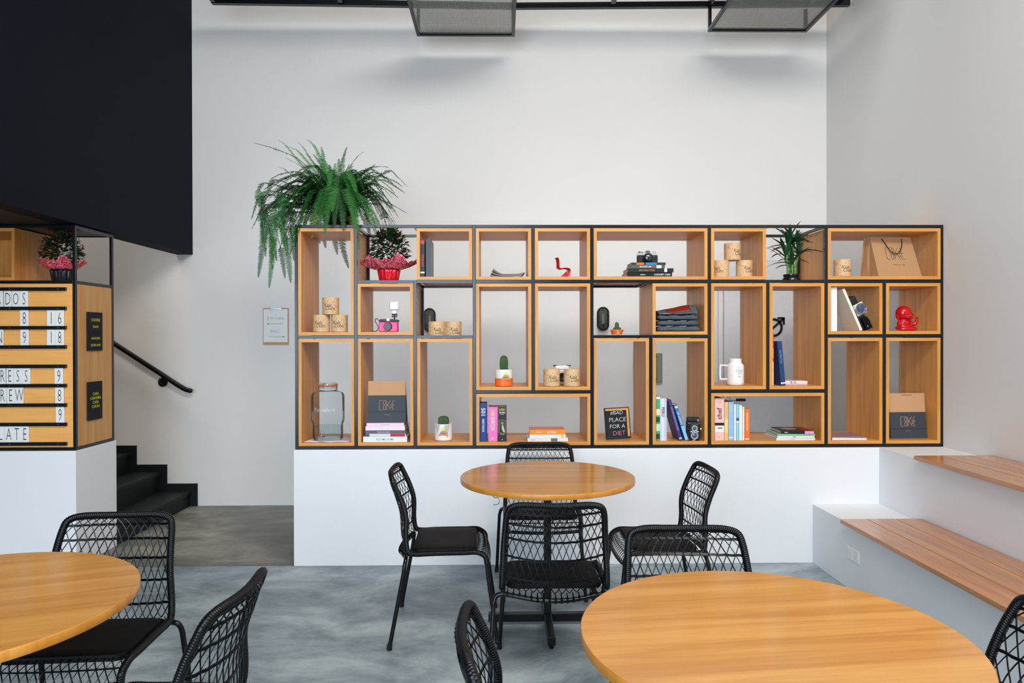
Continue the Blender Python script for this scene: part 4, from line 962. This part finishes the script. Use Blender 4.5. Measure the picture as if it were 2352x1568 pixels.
# --- bottom wide box: thick books
z = f3
book('tall blue volume reading 501, leftmost in its wide low box', X(1101.5), .03, z, .246, .0435, .17, C('b501', (18, 56, 140)), False, texts=[('501', .22, .62, W_, .30), ('DESTINOS', .58, .30, W_, .36)], group='thick upright reference books')
book('pink thick volume titled 1001 discos', X(1121.0), .03, z, .222, .0575, .16, C('hotpink', (240, 116, 186)), False, texts=[('1001', .20, .40, C('ylp', (250, 226, 160)), .22), ('DISCOS', .50, .42, W_, .36), ('A', .91, .28, W_, .1)], group='thick upright reference books')
t = book('black thick volume titled 1001 filmes with a portrait on the spine', X(1143.0), .03, z, .222, .0560, .16, C('jet', (24, 23, 22)), False, group='thick upright reference books')
HROT = Matrix(((0, -1, 0), (0, 0, -1), (1, 0, 0))).to_euler()
for s, zz, h, m_ in (('1001', .205, .017, C('yel1', (220, 200, 80))), ('FILMES', .186, .010, W_), ('PARA VER', .175, .004, W_), ('DOS FILMES', .046, .004, W_), ('A', .012, .008, W_)):
    text(s, t, m_, h, (-zz, -.0008, .028), HROT, maxw=.044, bold=.012)
B().box(-.138, -.052, -.0005, -.0002, .006, .050).obj('portrait_border', C('goldb', (150, 130, 80)), t)
B().box(-.135, -.055, -.0008, -.0006, .009, .047).obj('portrait_background', C('ptbg', (44, 40, 34)), t)
B().prism([(-.128+.010*(1-cos(a)), .028+.0085*sin(a)) for a in [2*pi*i/14 for i in range(14)]], -.0012, -.0009).obj('portrait_head', C('pthead', (150, 140, 124)), t)
B().prism([(-.108, .023), (-.108, .034), (-.090, .046), (-.056, .046), (-.056, .014), (-.080, .012)], -.0011, -.0009).obj('portrait_jacket', C('ptj', (26, 24, 22)), t)
B().prism([(-.106, .027), (-.106, .034), (-.060, .046), (-.060, .034), (-.084, .024)], -.0014, -.0012).obj('portrait_shirt', C('pts', (196, 190, 176)), t)
# lying stack in the middle
x0_ = X(1211)
for L0, L1, h, m_, tx, bn, dd, lab in [(1211, 1304, .0205, C('w3', (232, 230, 228)), [('Bonsai', .14, .35, C('gry', (150, 150, 150)), .16)], [(.58, .74, C('drawing', (110, 108, 106)))], .17, 'white paperback at the bottom of the stack with the orange book'),
                           (1216, 1298, .0230, C('w4', (236, 232, 230)), (), [(.88, .96, C('ylr', (226, 200, 120)))], .16, 'white paperback in the middle of the stack with the orange book'),
                           (1216, 1298, .0310, C('orange', (248, 144, 20)), [('LE PAIS', .62, .45, W_, .24), ('culture', .25, .28, W_, .26)], (), .15, 'orange book with a coral cover on top of the low white stack')]:
    book(lab, X(L0), .022, z, X(L1)-X(L0), h, dd, m_, texts=tx, bands=bn, group='stack with the orange book', hard=.001); z += h+.0004
B().box(.004, .226, .004, .146, .0002, .0012).obj('coral_cover', C('coral', (226, 130, 110)), None, loc=(X(1216), .022, z)).name = 'cover_sheet'
o = bpy.data.objects['cover_sheet']; tag(o, 'coral coloured leaflet lying flat on the orange book', 'leaflet')
# --- chalkboard
p = X(1420, .07)
t = thing('chalkboard', 'small framed chalkboard with white and pink handwriting, leaning back', 'chalkboard', (p+.004, .075, f3+.0065), (-.10, -.045, R(5)))
w, h = .083, .205
b = B()
for q in ((-w, w, 0, .014), (-w, w, h-.006, h), (-w, -w+.006, .014, h-.006), (w-.006, w, .014, h-.006)): b.box(q[0], q[1], 0, .022, q[2], q[3])
b.obj('frame', BLK, t, bevel=.002)
b = B(); b.box(-w+.006, w-.006, .002, .016, h-.020, h-.0061); b.box(w-.020, w-.0061, .002, .016, .0142, h-.0202); b.obj('wood_lining', OAKH, t)
B().box(-w+.0062, w-.0062, .0162, .020, .0142, h-.0062).obj('slate', mat('slate_black', (26, 32, 36), .8), t)
CHK = mat('white_chalk', (214, 222, 222), .9); CP = mat('pink_chalk', (220, 130, 170), .9)
for s, zz, hh_, mm, xo in (('#BAD', .170, .025, CHK, -.004), ('PLACE', .126, .027, CHK, .0), ('FOR A', .083, .025, CHK, -.004), ('DIET', .038, .027, CP, .006)): text(s, t, mm, hh_, (xo, .0015, zz), maxw=.112, shear=.08, bold=-.012)
# --- books, leaning books and twin lens camera
z = f3
book('tall green leaf patterned book at the left of its tall box', X(1507.3), .03, z, .285, .0255, .20, C('leafgreen', (64, 168, 130)), False, bands=[(.0, .05, W_), (.28, .42, C('peach', (244, 214, 186))), (.46, .58, C('dkleaf', (30, 70, 60))), (.62, .78, C('mint', (190, 224, 206))), (.84, .96, C('dkleaf', (30, 70, 60)))], group='upright books')
t = book('white and pink striped book titled PERU', X(1516.8), .03, z, .274, .042, .20, C('peruwhite', (234, 232, 240)), False, group='upright books')
for a, c, m_ in ((.003, .006, C('mnt', (150, 210, 200))), (.009, .013, C('pkst', (236, 180, 206))), (.020, .022, C('blst', (150, 190, 226))), (.028, .034, C('blst', (150, 190, 226))), (.037, .041, C('pkst', (236, 180, 206)))): B().box(-.274, -.0005, -.0005, -.0002, a, c).obj('spine_stripe', m_, t)
text('PERU', t, INK, .019, (-.272+.085, -.0010, .019), sx=1.0, maxw=.105, bold=.014)
book('purple book leaning left, flowers title on its spine', X(1561.5), .03, z, .270, .0200, .19, C('purple', (62, 52, 118)), False, lean=.28, texts=[('THE LANGUAGE OF FLOWERS', .46, .42, C('lil', (190, 180, 220)), .7)], bands=[(.93, .97, C('lil', (190, 180, 220)))], group='leaning books', pages=C('darkcover', (34, 28, 40)))
book('bright blue book leaning on the purple one', X(1574.8), .028, z, .242, .0205, .16, C('blue', (22, 122, 186)), False, lean=.315, texts=[('DE LUSSAN', .38, .6, W_, .36)], bands=[(.60, .99, C('sky', (140, 196, 230))), (.04, .1, C('yl', (230, 210, 120)))], group='leaning books')
t = thing('twin_lens_camera', 'black twin lens reflex camera with two round lenses', 'camera', (X(1594.2, .02), .032, z+.004), (0, 0, R(-9)))
LTH = mat('black_leatherette', (22, 22, 24), .6, bump=.1, scale=200)
B().box(-.042, .042, 0, .085, 0, .118).obj('body', LTH, t, bevel=.006)
B().box(-.040, .040, .004, .080, .1185, .142).obj('viewing_hood', LTH, t, bevel=.006)
for zz, r in ((.030, .025), (.077, .021)):
    M = Matrix.Translation((.004, -.012, zz)) @ Matrix.Rotation(R(90), 4, 'X')
    l = B().lathe([(r, 0), (r, .008), (r-.003, .012), (r-.007, .012), (r-.009, .007), (0, .006)], 36, M=M).obj('lens_ring', mat('silver_plate', (205, 206, 204), .28, .7), t)
    B().lathe([(r-.0095, .0075), (r-.016, .010), (0, .011)], 28, M=M).obj('front_glass', mat('lens_blue', (60, 70, 110), .05, coat=1), l)
B().box(-.030, .036, -.0118, -.0005, .004, .108).obj('lens_board', BLK, t, bevel=.005)
B().box(-.022, .030, -.0145, -.0121, .050, .058).obj('shutter_dial', CHROME, t, bevel=.001)
b = B()
for q in ((-.030, .108), (.034, .108), (-.030, .006), (.034, .006)): b.tube([(q[0], -.0005, q[1]), (q[0], -.003, q[1])], .003, 10)
b.tube([(.042, .04, .066), (.053, .04, .066)], .011, 18); b.tube([(.028, -.0005, .128), (.028, .003, .128)], .007, 16)
b.obj('knob', CHROME, t)
B().box(-.010, .012, -.006, .004, -.004, .004).obj('tripod_mount', CHROME, t, bevel=.001)
# --- pastel row of books
for x0_, x1_, yt, m_, tx, bn, lab in [
    (1642.5, 1664.3, 919, C('chefpink', (238, 192, 184)), (), (), ''),
    (1665.3, 1673.4, 928, C('mustard', (236, 190, 110)), [('COZINHA', .25, .45, C('lilt', (190, 160, 200)), .25)], [(.45, .8, C('paleyl', (240, 210, 140)))], 'mustard yellow book right of the thick pink one'),
    (1674.4, 1686.0, 928, C('babyblue', (150, 190, 228)), [('Sabor', .18, .4, C('paleyl', (240, 210, 140)), .22)], [(.91, .94, W_)], 'baby blue book between the mustard and the thin white book'),
    (1687.0, 1691.6, 931, C('whitepurple', (236, 228, 238)), (), [(.0, .02, C('purp', (110, 70, 140)))], 'thin white book between the baby blue and the aqua book'),
    (1692.6, 1698.4, 932.5, C('aqua', (130, 212, 224)), (), [(.38, .46, C('dkbl', (60, 90, 150))), (.47, .52, W_)], 'thin aqua book right of the thin white one'),
    (1699.3, 1705.0, 935, C('softwhite', (238, 236, 230)), (), (), 'thin plain white book, fifth before the orange book ends the row'),
    (1705.8, 1711.0, 939, C('offwhite', (222, 222, 218)), (), [(.02, .10, C('beige', (226, 206, 160)))], 'thin off white book directly left of the orange one'),
    (1712.2, 1722.4, 944, C('vividorange', (250, 116, 30)), [('THE FLAVOUR THESAURUS', .40, .4, W_, .58)], [(.94, .97, W_)], 'vivid orange book ending the row of pastel books')]:
    h = (1016.6-yt)/PXM; w_ = X(x1_)-X(x0_)
    if not lab:
        t = book('thick pink book titled chef at the left of the pastel row', X(x0_), .03, z, h, w_, .20, m_, False, group='row of pastel books')
        H = .001; text('chef', t, C('maroon', (74, 20, 24)), w_*.52, (-h+h*.36, -.0010, w_*.47), (R(-90), pi, 0) if False else Matrix(((-1, 0, 0), (0, 0, -1), (0, -1, 0))).to_euler(), maxw=h*.34, bold=.01)
        B().box(-h*.42, -h*.355, -.0005, -.0002, .001, w_-.001).obj('spine_band', C('jet', (24, 23, 22)), t)
        b = B(); b.prism([(-h*.35, .002), (-h*.35, w_-.002), (-h*.20, w_-.002), (-h*.20, .002), (-h*.27, .0008)], -.0005, -.0002); b.obj('spine_picture', PAPER, t)
        B().box(-h*.31, -h*.28, -.0008, -.0006, w_*.3, w_*.8).obj('leaf_picture', C('leafy', (110, 130, 100)), t)
        text('ed', t, C('maroon', (74, 20, 24)), .006, (-.022, -.0010, w_*.45), HROT)
        text('co', t, C('dustyp', (206, 158, 150)), .014, (-h*.91, -.0010, w_*.5), HROT)
    else: book(lab, X(x0_), .03, z, h, w_, .18, m_, False, texts=tx, bands=bn, group='row of pastel books')
z2 = f3
for L0, L1, h, m_, bn, tx, rz, lab in [(1784, 1873, .0150, C('wgrey', (226, 226, 224)), (), [('olive oil', .42, .4, C('gry', (150, 150, 150)), .2)], 0, 'off white thin book at the bottom of the low stack, right of the pastel row'),
                           (1786, 1871, .0135, C('w5', (222, 228, 230)), (), [('MENU', .47, .5, C('dgry', (90, 100, 110)), .14)], -.02, 'pale thin book second from the bottom of the low stack by the pastel row'),
                           (1787, 1872, .0120, C('mintgreen', (130, 190, 146)), (), (), -.03, 'mint green thin book third in the low stack by the pastel row'),
                           (1795, 1869, .0185, C('jet', (24, 23, 22)), [(.72, .995, C('bubble', (240, 150, 200)))], [('Nigella', .15, .45, W_, .2)], -.06, 'black book with pink spine end on top of the low stack')]:
    t = book(lab, X(L0), .026, z2, X(L1)-X(L0), h, .22, m_, texts=tx, bands=bn, rz=rz, group='low book stack by the pastel row'); z2 += h+.0005
L = X(1869)-X(1795)
b = B(); b.prism([(.06*cos(a)-L*.55, .0) for a in (0, 1)]+[(-L*.5, .0001)], 0, 0) if False else None
B().lathe([(0, 0), (.048, 0)], 36, cap=False, M=Matrix.Translation((-L*.58, .12, h+.0006)) @ Matrix.Scale(1.0, 4)).obj('round_emblem', C('tan', (170, 140, 116)), t)
B().box(-L*.275, -.002, .004, .215, h+.0002, h+.0008).obj('red_cover_end', C('crimson', (150, 20, 40)), t)
# thin magazines alone
zz = f3
for k, (L0, L1, m_, lab) in enumerate([(1914, 1992, C('w6', (238, 238, 240)), 'white magazine at the bottom of the thin pile, lower right'), (1915, 1991, C('w7', (226, 228, 236)), 'pale magazine in the middle of the thin pile, lower right'), (1913, 1989, C('winecover', (150, 116, 120)), 'magazine with a wine tinted cover on top of the thin pile')]):
    t = book(lab, X(L0), .035+.004*k, zz, X(L1)-X(L0), .0062, .24, m_, rz=-.05-.02*k, group='thin magazines in the lower right box', cat='magazine', name='magazine', hard=.0006); zz += .0066
# small boxed camera behind the two tins
t = thing('compact_camera', 'small white and black camera behind the two tins in the tall box', 'camera', (X(1291, .22), .22, f2))
B().box(-.060, .060, 0, .05, 0, .10).obj('body', mat('soft_white_plastic', (214, 218, 222), .35), t, bevel=.008)
B().box(-.045, .045, -.002, .052, .1002, .126).obj('top_cover', WHITE, t, bevel=.004)
for s in (-1, 1): B().box(s*.045-.014, s*.045+.014, .006, .04, .122, .130).obj('button', BLK, t, bevel=.002)
B().lathe([(.030, 0), (.030, .02), (.024, .024), (0, .02)], 30, M=Matrix.Translation((0, 0, .050)) @ Matrix.Rotation(R(90), 4, 'X')).obj('lens', BLK, t)

# ------------------------------------------------------------------ plants
FERN = mat('fern_green', (42, 106, 38), .5, var=.25, scale=8)
FERND = mat('fern_dark_green', (24, 76, 28), .5, var=.25, scale=8)
FERNY = mat('fern_yellow_green', (128, 150, 60), .6, var=.25, scale=12)
def frond(b, P, Lp, mi, step=.0092, up=Vector((0, 0, 1)), droop=.25):
    P = resample(P, step); N = len(P)
    if N < 6: return
    b.tube(P, [.0016*(1-.7*i/N)+.0003 for i in range(N)], 4, mi, cap=False)
    for i in range(2, N-1):
        f = i/(N-1); T = (P[i+1]-P[i-1]).normalized(); s = T.cross(up)
        if s.length < .2: s = T.cross(Vector((0, -1, .3)))
        s.normalize(); nrm = s.cross(T)
        l = Lp*min(1, f*5+.3)*(1-f)**.5*rnd.uniform(.88, 1.08); wd = step*.42
        for sd in (-1, 1):
            d = (s*sd+T*.32+nrm*rnd.uniform(-.2, .1)-Vector((0, 0, droop*rnd.uniform(.1, .8)))).normalized(); tip = P[i]+d*l; mid = P[i]+d*l*.55
            a = T*wd; b.add([P[i]-a*.85, P[i]+a*.85, mid+a*.8, tip, mid-a*.8], [(0, 1, 2, 3, 4)], mi)
t = thing('potted_fern', 'large green fern spilling over the left end of the steel rack', 'fern', (X(762), .21, bz(0)+HB+.0006))
O = t.location.copy()
B().lathe([(.070, 0), (.090, .01), (.108, .095), (.112, .098), (.112, .112), (.106, .112), (.102, .095), (0, .09)], 36).obj('pot', mat('black_pot', (22, 23, 26), .25), t)
b = B(); base = Vector((0, 0, .10))
spec = [((583, 328), (690, 368), .05), ((638, 321), (672, 352), .2), ((655, 338), (690, 352), .32), ((684, 327), (712, 362), .1), ((703, 320), (728, 345), .25), ((738, 336), (745, 380), .1), ((797, 337), (785, 380), .2), ((836, 348), (806, 380), .1),
        ((893, 384), (838, 390), .05), ((935, 428), (890, 392), .0), ((931, 444), (872, 412), .3), ((577, 505), (606, 420), .05), ((578, 526), (612, 470), -.05), ((603, 560), (606, 440), .3), ((640, 385), (668, 400), .2),
        ((593, 638), (618, 470), .0), ((618, 662), (640, 460), -.04), ((668, 650), (650, 480), -.06), ((636, 600), (612, 480), .1), ((660, 590), (640, 450), .05), ((648, 560), (650, 430), -.1), ((630, 580), (600, 450), .22), ((676, 600), (664, 470), .12),
        ((688, 553), (708, 478), -.10), ((716, 547), (726, 486), -.12), ((826, 574), (812, 508), -.10), ((863, 538), (826, 470), -.10), ((880, 500), (850, 450), -.08), ((908, 512), (868, 440), .05), ((916, 500), (860, 420), .2), ((900, 470), (850, 420), .15),
        ((800, 464), (788, 430), -.16), ((686, 500), (716, 436), -.18), ((700, 520), (730, 456), -.2), ((740, 492), (748, 452), -.2), ((790, 520), (776, 470), -.16), ((840, 520), (812, 456), -.2), ((775, 585), (768, 540), .40), ((748, 570), (742, 530), .40), ((801, 617), (786, 560), .40), ((735, 560), (730, 520), .42),
        ((864, 480), (830, 432), -.05), ((618, 500), (650, 430), -.12), ((640, 520), (670, 440), -.15), ((600, 480), (632, 412), .15), ((880, 430), (840, 410), -.02), ((850, 400), (815, 405), .3), ((770, 374), (768, 410), .15), ((725, 400), (738, 430), -.1), ((815, 420), (795, 430), -.1),
        ((655, 640), (634, 500), .2), ((625, 620), (622, 500), .3), ((672, 560), (676, 470), -.02), ((610, 590), (604, 480), .15), ((895, 545), (872, 470), .1), ((870, 560), (850, 480), .0), ((850, 545), (836, 470), .22), ((905, 490), (870, 450), -.05)]
for k, (tp_, cp_, yo) in enumerate(spec):
    Y = .21+yo; T_ = at(tp_[0], tp_[1], Y)-O; K_2 = at(cp_[0], cp_[1], .21+yo*.75)-O
    st_ = base+Vector((rnd.uniform(-.04, .04), rnd.uniform(-.04, .04), 0))
    if yo > .35: st_ = base+Vector((0, .06, 0)); K1 = Vector((K_2.x, .16, .16))
    mi = 2 if k in (23, 24, 25) else (1 if k % 3 == 0 else 0)
    P = [st_, st_.lerp(K_2, .5)+Vector((0, 0, .035)), K_2, K_2.lerp(T_, .55)+Vector((0, 0, .014)), T_] if yo <= .35 else [st_, K1, Vector((K_2.x, .19+yo*.45, .02)), K_2, T_]
    frond(b, crom(P, 8), .066 if tp_[1] > 420 else .050, mi)
for k in range(96):      # arching fronds over the pot, the left end of the rack and the plant beside it
    side = (0, 1, 2, 0, 2, 1, 3, 2)[k % 8]; yo = rnd.uniform(-.27, .14)
    if side == 0: px_, py_ = rnd.uniform(596, 700), rnd.uniform(452, 600)
    elif side == 1: px_, py_ = rnd.uniform(600, 720), rnd.uniform(400, 510)
    elif side == 2: px_, py_ = rnd.uniform(800, 926), rnd.uniform(420, 550)
    else: px_, py_ = rnd.uniform(695, 835), rnd.uniform(480, 540); yo = rnd.uniform(-.34, -.24)
    T_ = at(px_, py_, .21+yo)-O; hh_ = .05 if py_ > 520 else .02
    K_2 = base.lerp(T_, .55)+Vector((0, 0, .12+hh_+.06*rnd.random()+max(0, -T_.z)*.5))
    frond(b, crom([base+Vector((0, 0, -.01)), base.lerp(K_2, .5)+Vector((0, 0, .035)), K_2, K_2.lerp(T_, .6)+Vector((0, 0, .02)), T_], 8), rnd.uniform(.055, .07), rnd.choice((0, 0, 1)))
for k in range(20):      # upright fronds of the crown
    px_ = rnd.uniform(640, 880); T_ = at(px_, rnd.uniform(345, 400)+abs(px_-740)*.12, .21+rnd.uniform(-.2, .25))-O
    frond(b, crom([base, base.lerp(T_, .5)+Vector((-.02*T_.x, 0, .07)), T_], 9), .046, rnd.choice((0, 1)))
for k in range(46):      # inner fill of shorter fronds
    a = rnd.uniform(0, 2*pi); L = rnd.uniform(.22, .40); e = rnd.uniform(.15, 1.05); dz = L*sin(e)*.75
    st_ = base+Vector((.03*cos(a), .03*sin(a), 0)); h_ = Vector((cos(a)*1.15, sin(a)*.7, 0))
    if h_.y > .2 and e < .5: continue
    T_ = st_+h_*L*cos(e)+Vector((0, 0, dz*(1-.9*cos(e)))); M_2 = st_+h_*L*cos(e)*.5+Vector((0, 0, dz*.95+.05))
    frond(b, crom([st_, M_2, T_], 8), .052, rnd.choice((0, 1, 1)))
b.obj('fronds', [FERN, FERND, FERNY], t)

def leafy(b, c, n, rx, rz_, ls, mi, flo=None, ry=None):
    for k in range(n):
        a, e = rnd.uniform(0, 2*pi), rnd.uniform(-.3, 1.3); rr = rnd.uniform(.35, 1)**.6
        p = Vector(c)+Vector((rx*rr*cos(a)*cos(e), (ry or rx)*rr*sin(a)*cos(e), rz_*rr*sin(e)))
        d = Vector((cos(a)*cos(e), sin(a)*cos(e), sin(e)*.6+rnd.uniform(-.5, .4))).normalized(); s = d.cross(Vector((rnd.uniform(-.4, .4), rnd.uniform(-.4, .4), 1))).normalized(); l = ls*rnd.uniform(.7, 1.2); w_ = l*.34; nn = d.cross(s)*l*.12
        b.add([p, p+d*l*.35+s*w_-nn, p+d*l*.8+s*w_*.7, p+d*l+nn*0, p+d*l*.8-s*w_*.7, p+d*l*.35-s*w_-nn, p+d*l*.5], [(0, 1, 6), (1, 2, 6), (2, 3, 6), (3, 4, 6), (4, 5, 6), (5, 0, 6)], mi)
LEAF = mat('dark_leaf_green', (30, 62, 34), .45, var=.25, scale=20)
FLOW = mat('small_red_flower', (190, 30, 28), .5); BUD = mat('lime_bud', (170, 190, 90), .6)
CELLO = mat('red_cellophane', (206, 14, 34), .12, coat=.6, var=.25, scale=25)
CELLP = kraft_print('red_cellophane_print_sheen', (190, 20, 50), (222, 140, 158)); CELLP.node_tree.nodes['Color Ramp'].color_ramp.elements[1].position = .52; CELLP.node_tree.nodes['Color Ramp'].color_ramp.elements[0].position = .43; CELLP.node_tree.nodes['Principled BSDF'].inputs['Roughness'].default_value = .14; CELLP.node_tree.nodes['Principled BSDF'].inputs['Coat Weight'].default_value = .5  # pale print on the wrap, spread wider to paint in a white sheen
def wrapped_plant(name, label, loc, s=1.0, w=.185, pot_m=CELLO, collar=True):
    t = thing(name, label, 'flowering plant', loc, (0, 0, 0), 'red wrapped flowering plants')
    b = B(); n = 72
    def wr(r0, r1, z0, z1, m, amp, nf, ph):
        def fn(u, v):
            a = 2*pi*u; r = r0+(r1-r0)*v; r *= 1+amp*(v+.15)*sin(nf*a+ph)+amp*.5*sin(nf*2.7*a+ph*2); return (r*cos(a), r*sin(a)*.95, z0+(z1-z0)*v+amp*.07*v*sin(nf*1.5*a+ph))
        b.grid(fn, n, m)
    wr(.058*s, .074*s, 0, .098*s, 6, .035, 14, .4)
    b.obj('pot_wrap', pot_m, t, solid=.0012)
    if collar:
        b = B()
        def fn(u, v):
            a = 2*pi*u; k = .5+.5*sin(5*a+.8); r = .070*s+(w*s-.070*s)*(v**.8)*(1+.06*sin(5*a)+.05*sin(13*a+2)+.04*sin(23*a)); z = .100*s+(.060+.030*k)*s*v**1.2+.008*s*v*sin(11*a+1)+.007*s*v*sin(19*a+v*6)-.010*s*v*(1-v)-.008*s*max(0, v-.75)*4*sin(7*a)-.018*s*v*v*abs(cos(a))
            return (r*cos(a), r*sin(a)*.72, z)
        b.grid(fn, 110, 9); b.obj('wrap_collar', CELLP, t, solid=.0009)
    b = B(); leafy(b, (0, 0, .215*s), 620, .125*s, .15*s, .034*s, 0)
    for k in range(16): a = rnd.uniform(0, 6.28); b.tube([(.02*cos(a), .02*sin(a), .09*s), (.06*cos(a)*s, .05*sin(a)*s, .24*s), (.09*cos(a)*s, .07*sin(a)*s, .32*s)], .0016, 4, 0)
    b.obj('foliage', LEAF, t)
    b = B()
    for k in range(90):
        a, e = rnd.uniform(0, 2*pi), rnd.uniform(.0, 1.4); c = ((.135*cos(a)*cos(e))*s, (.13*sin(a)*cos(e))*s, (.215+.165*sin(e))*s)
        b.ball(c, rnd.uniform(.003, .006), 6, 0 if rnd.random() < .85 else 1)
    b.obj('blossoms', [FLOW, BUD], t)
    return t
t = wrapped_plant('wrapped_flower_pot', 'flowering plant in glossy red wrap left of the dark books, top row', (X(893, .14), .15, OZ(0)+.0005), 1.0)
B().tube([(.03, -.03, .10), (.035, -.04, .30)], .003, 6).tube([(.055, -.03, .10), (.058, -.04, .24)], .003, 6).obj('support_stick', mat('bamboo_stick', (206, 170, 116), .6), t)
p = at(132, 640, .15)
t = wrapped_plant('wrapped_flower_pot', 'flowering plant in dark red wrap on the menu rack at the left', (p.x, .20, bz(1)+.0001), .95, .15, mat('silver_black_wrap', (40, 38, 40), .2, .5, var=.9, scale=30))
# lucky bamboo
BAM = mat('bamboo_stalk', (84, 130, 62), .4, var=.15, scale=30); BLEAF = mat('bamboo_leaf', (26, 72, 40), .38, var=.2, scale=15); NODE = mat('bamboo_node', (176, 160, 90), .6)
t = thing('lucky_bamboo', 'lucky bamboo plant in a black glazed pot near the right end', 'bamboo plant', (X(1819, .12), .13, OZ(0)+.0005))
B().lathe([(.048, 0), (.058, .008), (.061, .028), (.054, .044), (.050, .050), (.053, .058), (.053, .066), (.048, .067), (.046, .050), (0, .048)], 40).obj('pot', mat('black_glaze', (14, 14, 16), .08, coat=.5), t)
b = B(); bl = B()
def blade(p, d, L, w_, curl):
    p = Vector(p); d = Vector(d).normalized(); s = d.cross(Vector((0, 0, 1))); s = s.normalized() if s.length > .1 else Vector((1, 0, 0)); n = 8; vs = []
    for i in range(n+1):
        f = i/n; c = p+d*L*f-Vector((0, 0, curl*L*f*f)); ww = w_*(sin(pi*min(1, f*1.0+.12))**.8 if f < .88 else (1-f)*2.6); ww = max(ww, 0)
        vs += [c-s*ww+Vector((0, 0, ww*.3)), c-Vector((0, 0, ww*.12)), c+s*ww+Vector((0, 0, ww*.3))]
    bl.add(vs, [q_ for i in range(n) for q_ in ((3*i, 3*i+1, 3*i+4, 3*i+3), (3*i+1, 3*i+2, 3*i+5, 3*i+4))], 0, True)
for k, (x_, y_, h_, lx) in enumerate([(-.022, 0, .17, -.020), (-.010, .012, .23, -.004), (.002, -.010, .13, .0), (.012, .008, .26, .006), (.022, -.004, .19, .022), (.0, .02, .28, .0)]):
    b.tube([(x_, y_, .045), (x_*1.1, y_, .12), (x_+lx, y_, h_)], .0075, 12, 0)
    for q_ in (.10, .155): 
        if q_ < h_: b.tube([(x_*1.08, y_, q_-.002), (x_*1.08, y_, q_+.002)], .0088, 12, 1)
    m = 9
    for j in range(m):
        a = 2.4*j+k; el = .25+.85*((j % 3)/2); blade((x_+lx, y_, h_-.012+.006*j), (cos(a), sin(a)*.7, el*1.3), rnd.uniform(.15, .22), .0125, .5 if el < .6 else .2)
b.obj('stalks', [BAM, NODE], t); bl.obj('leaves', BLEAF, t)
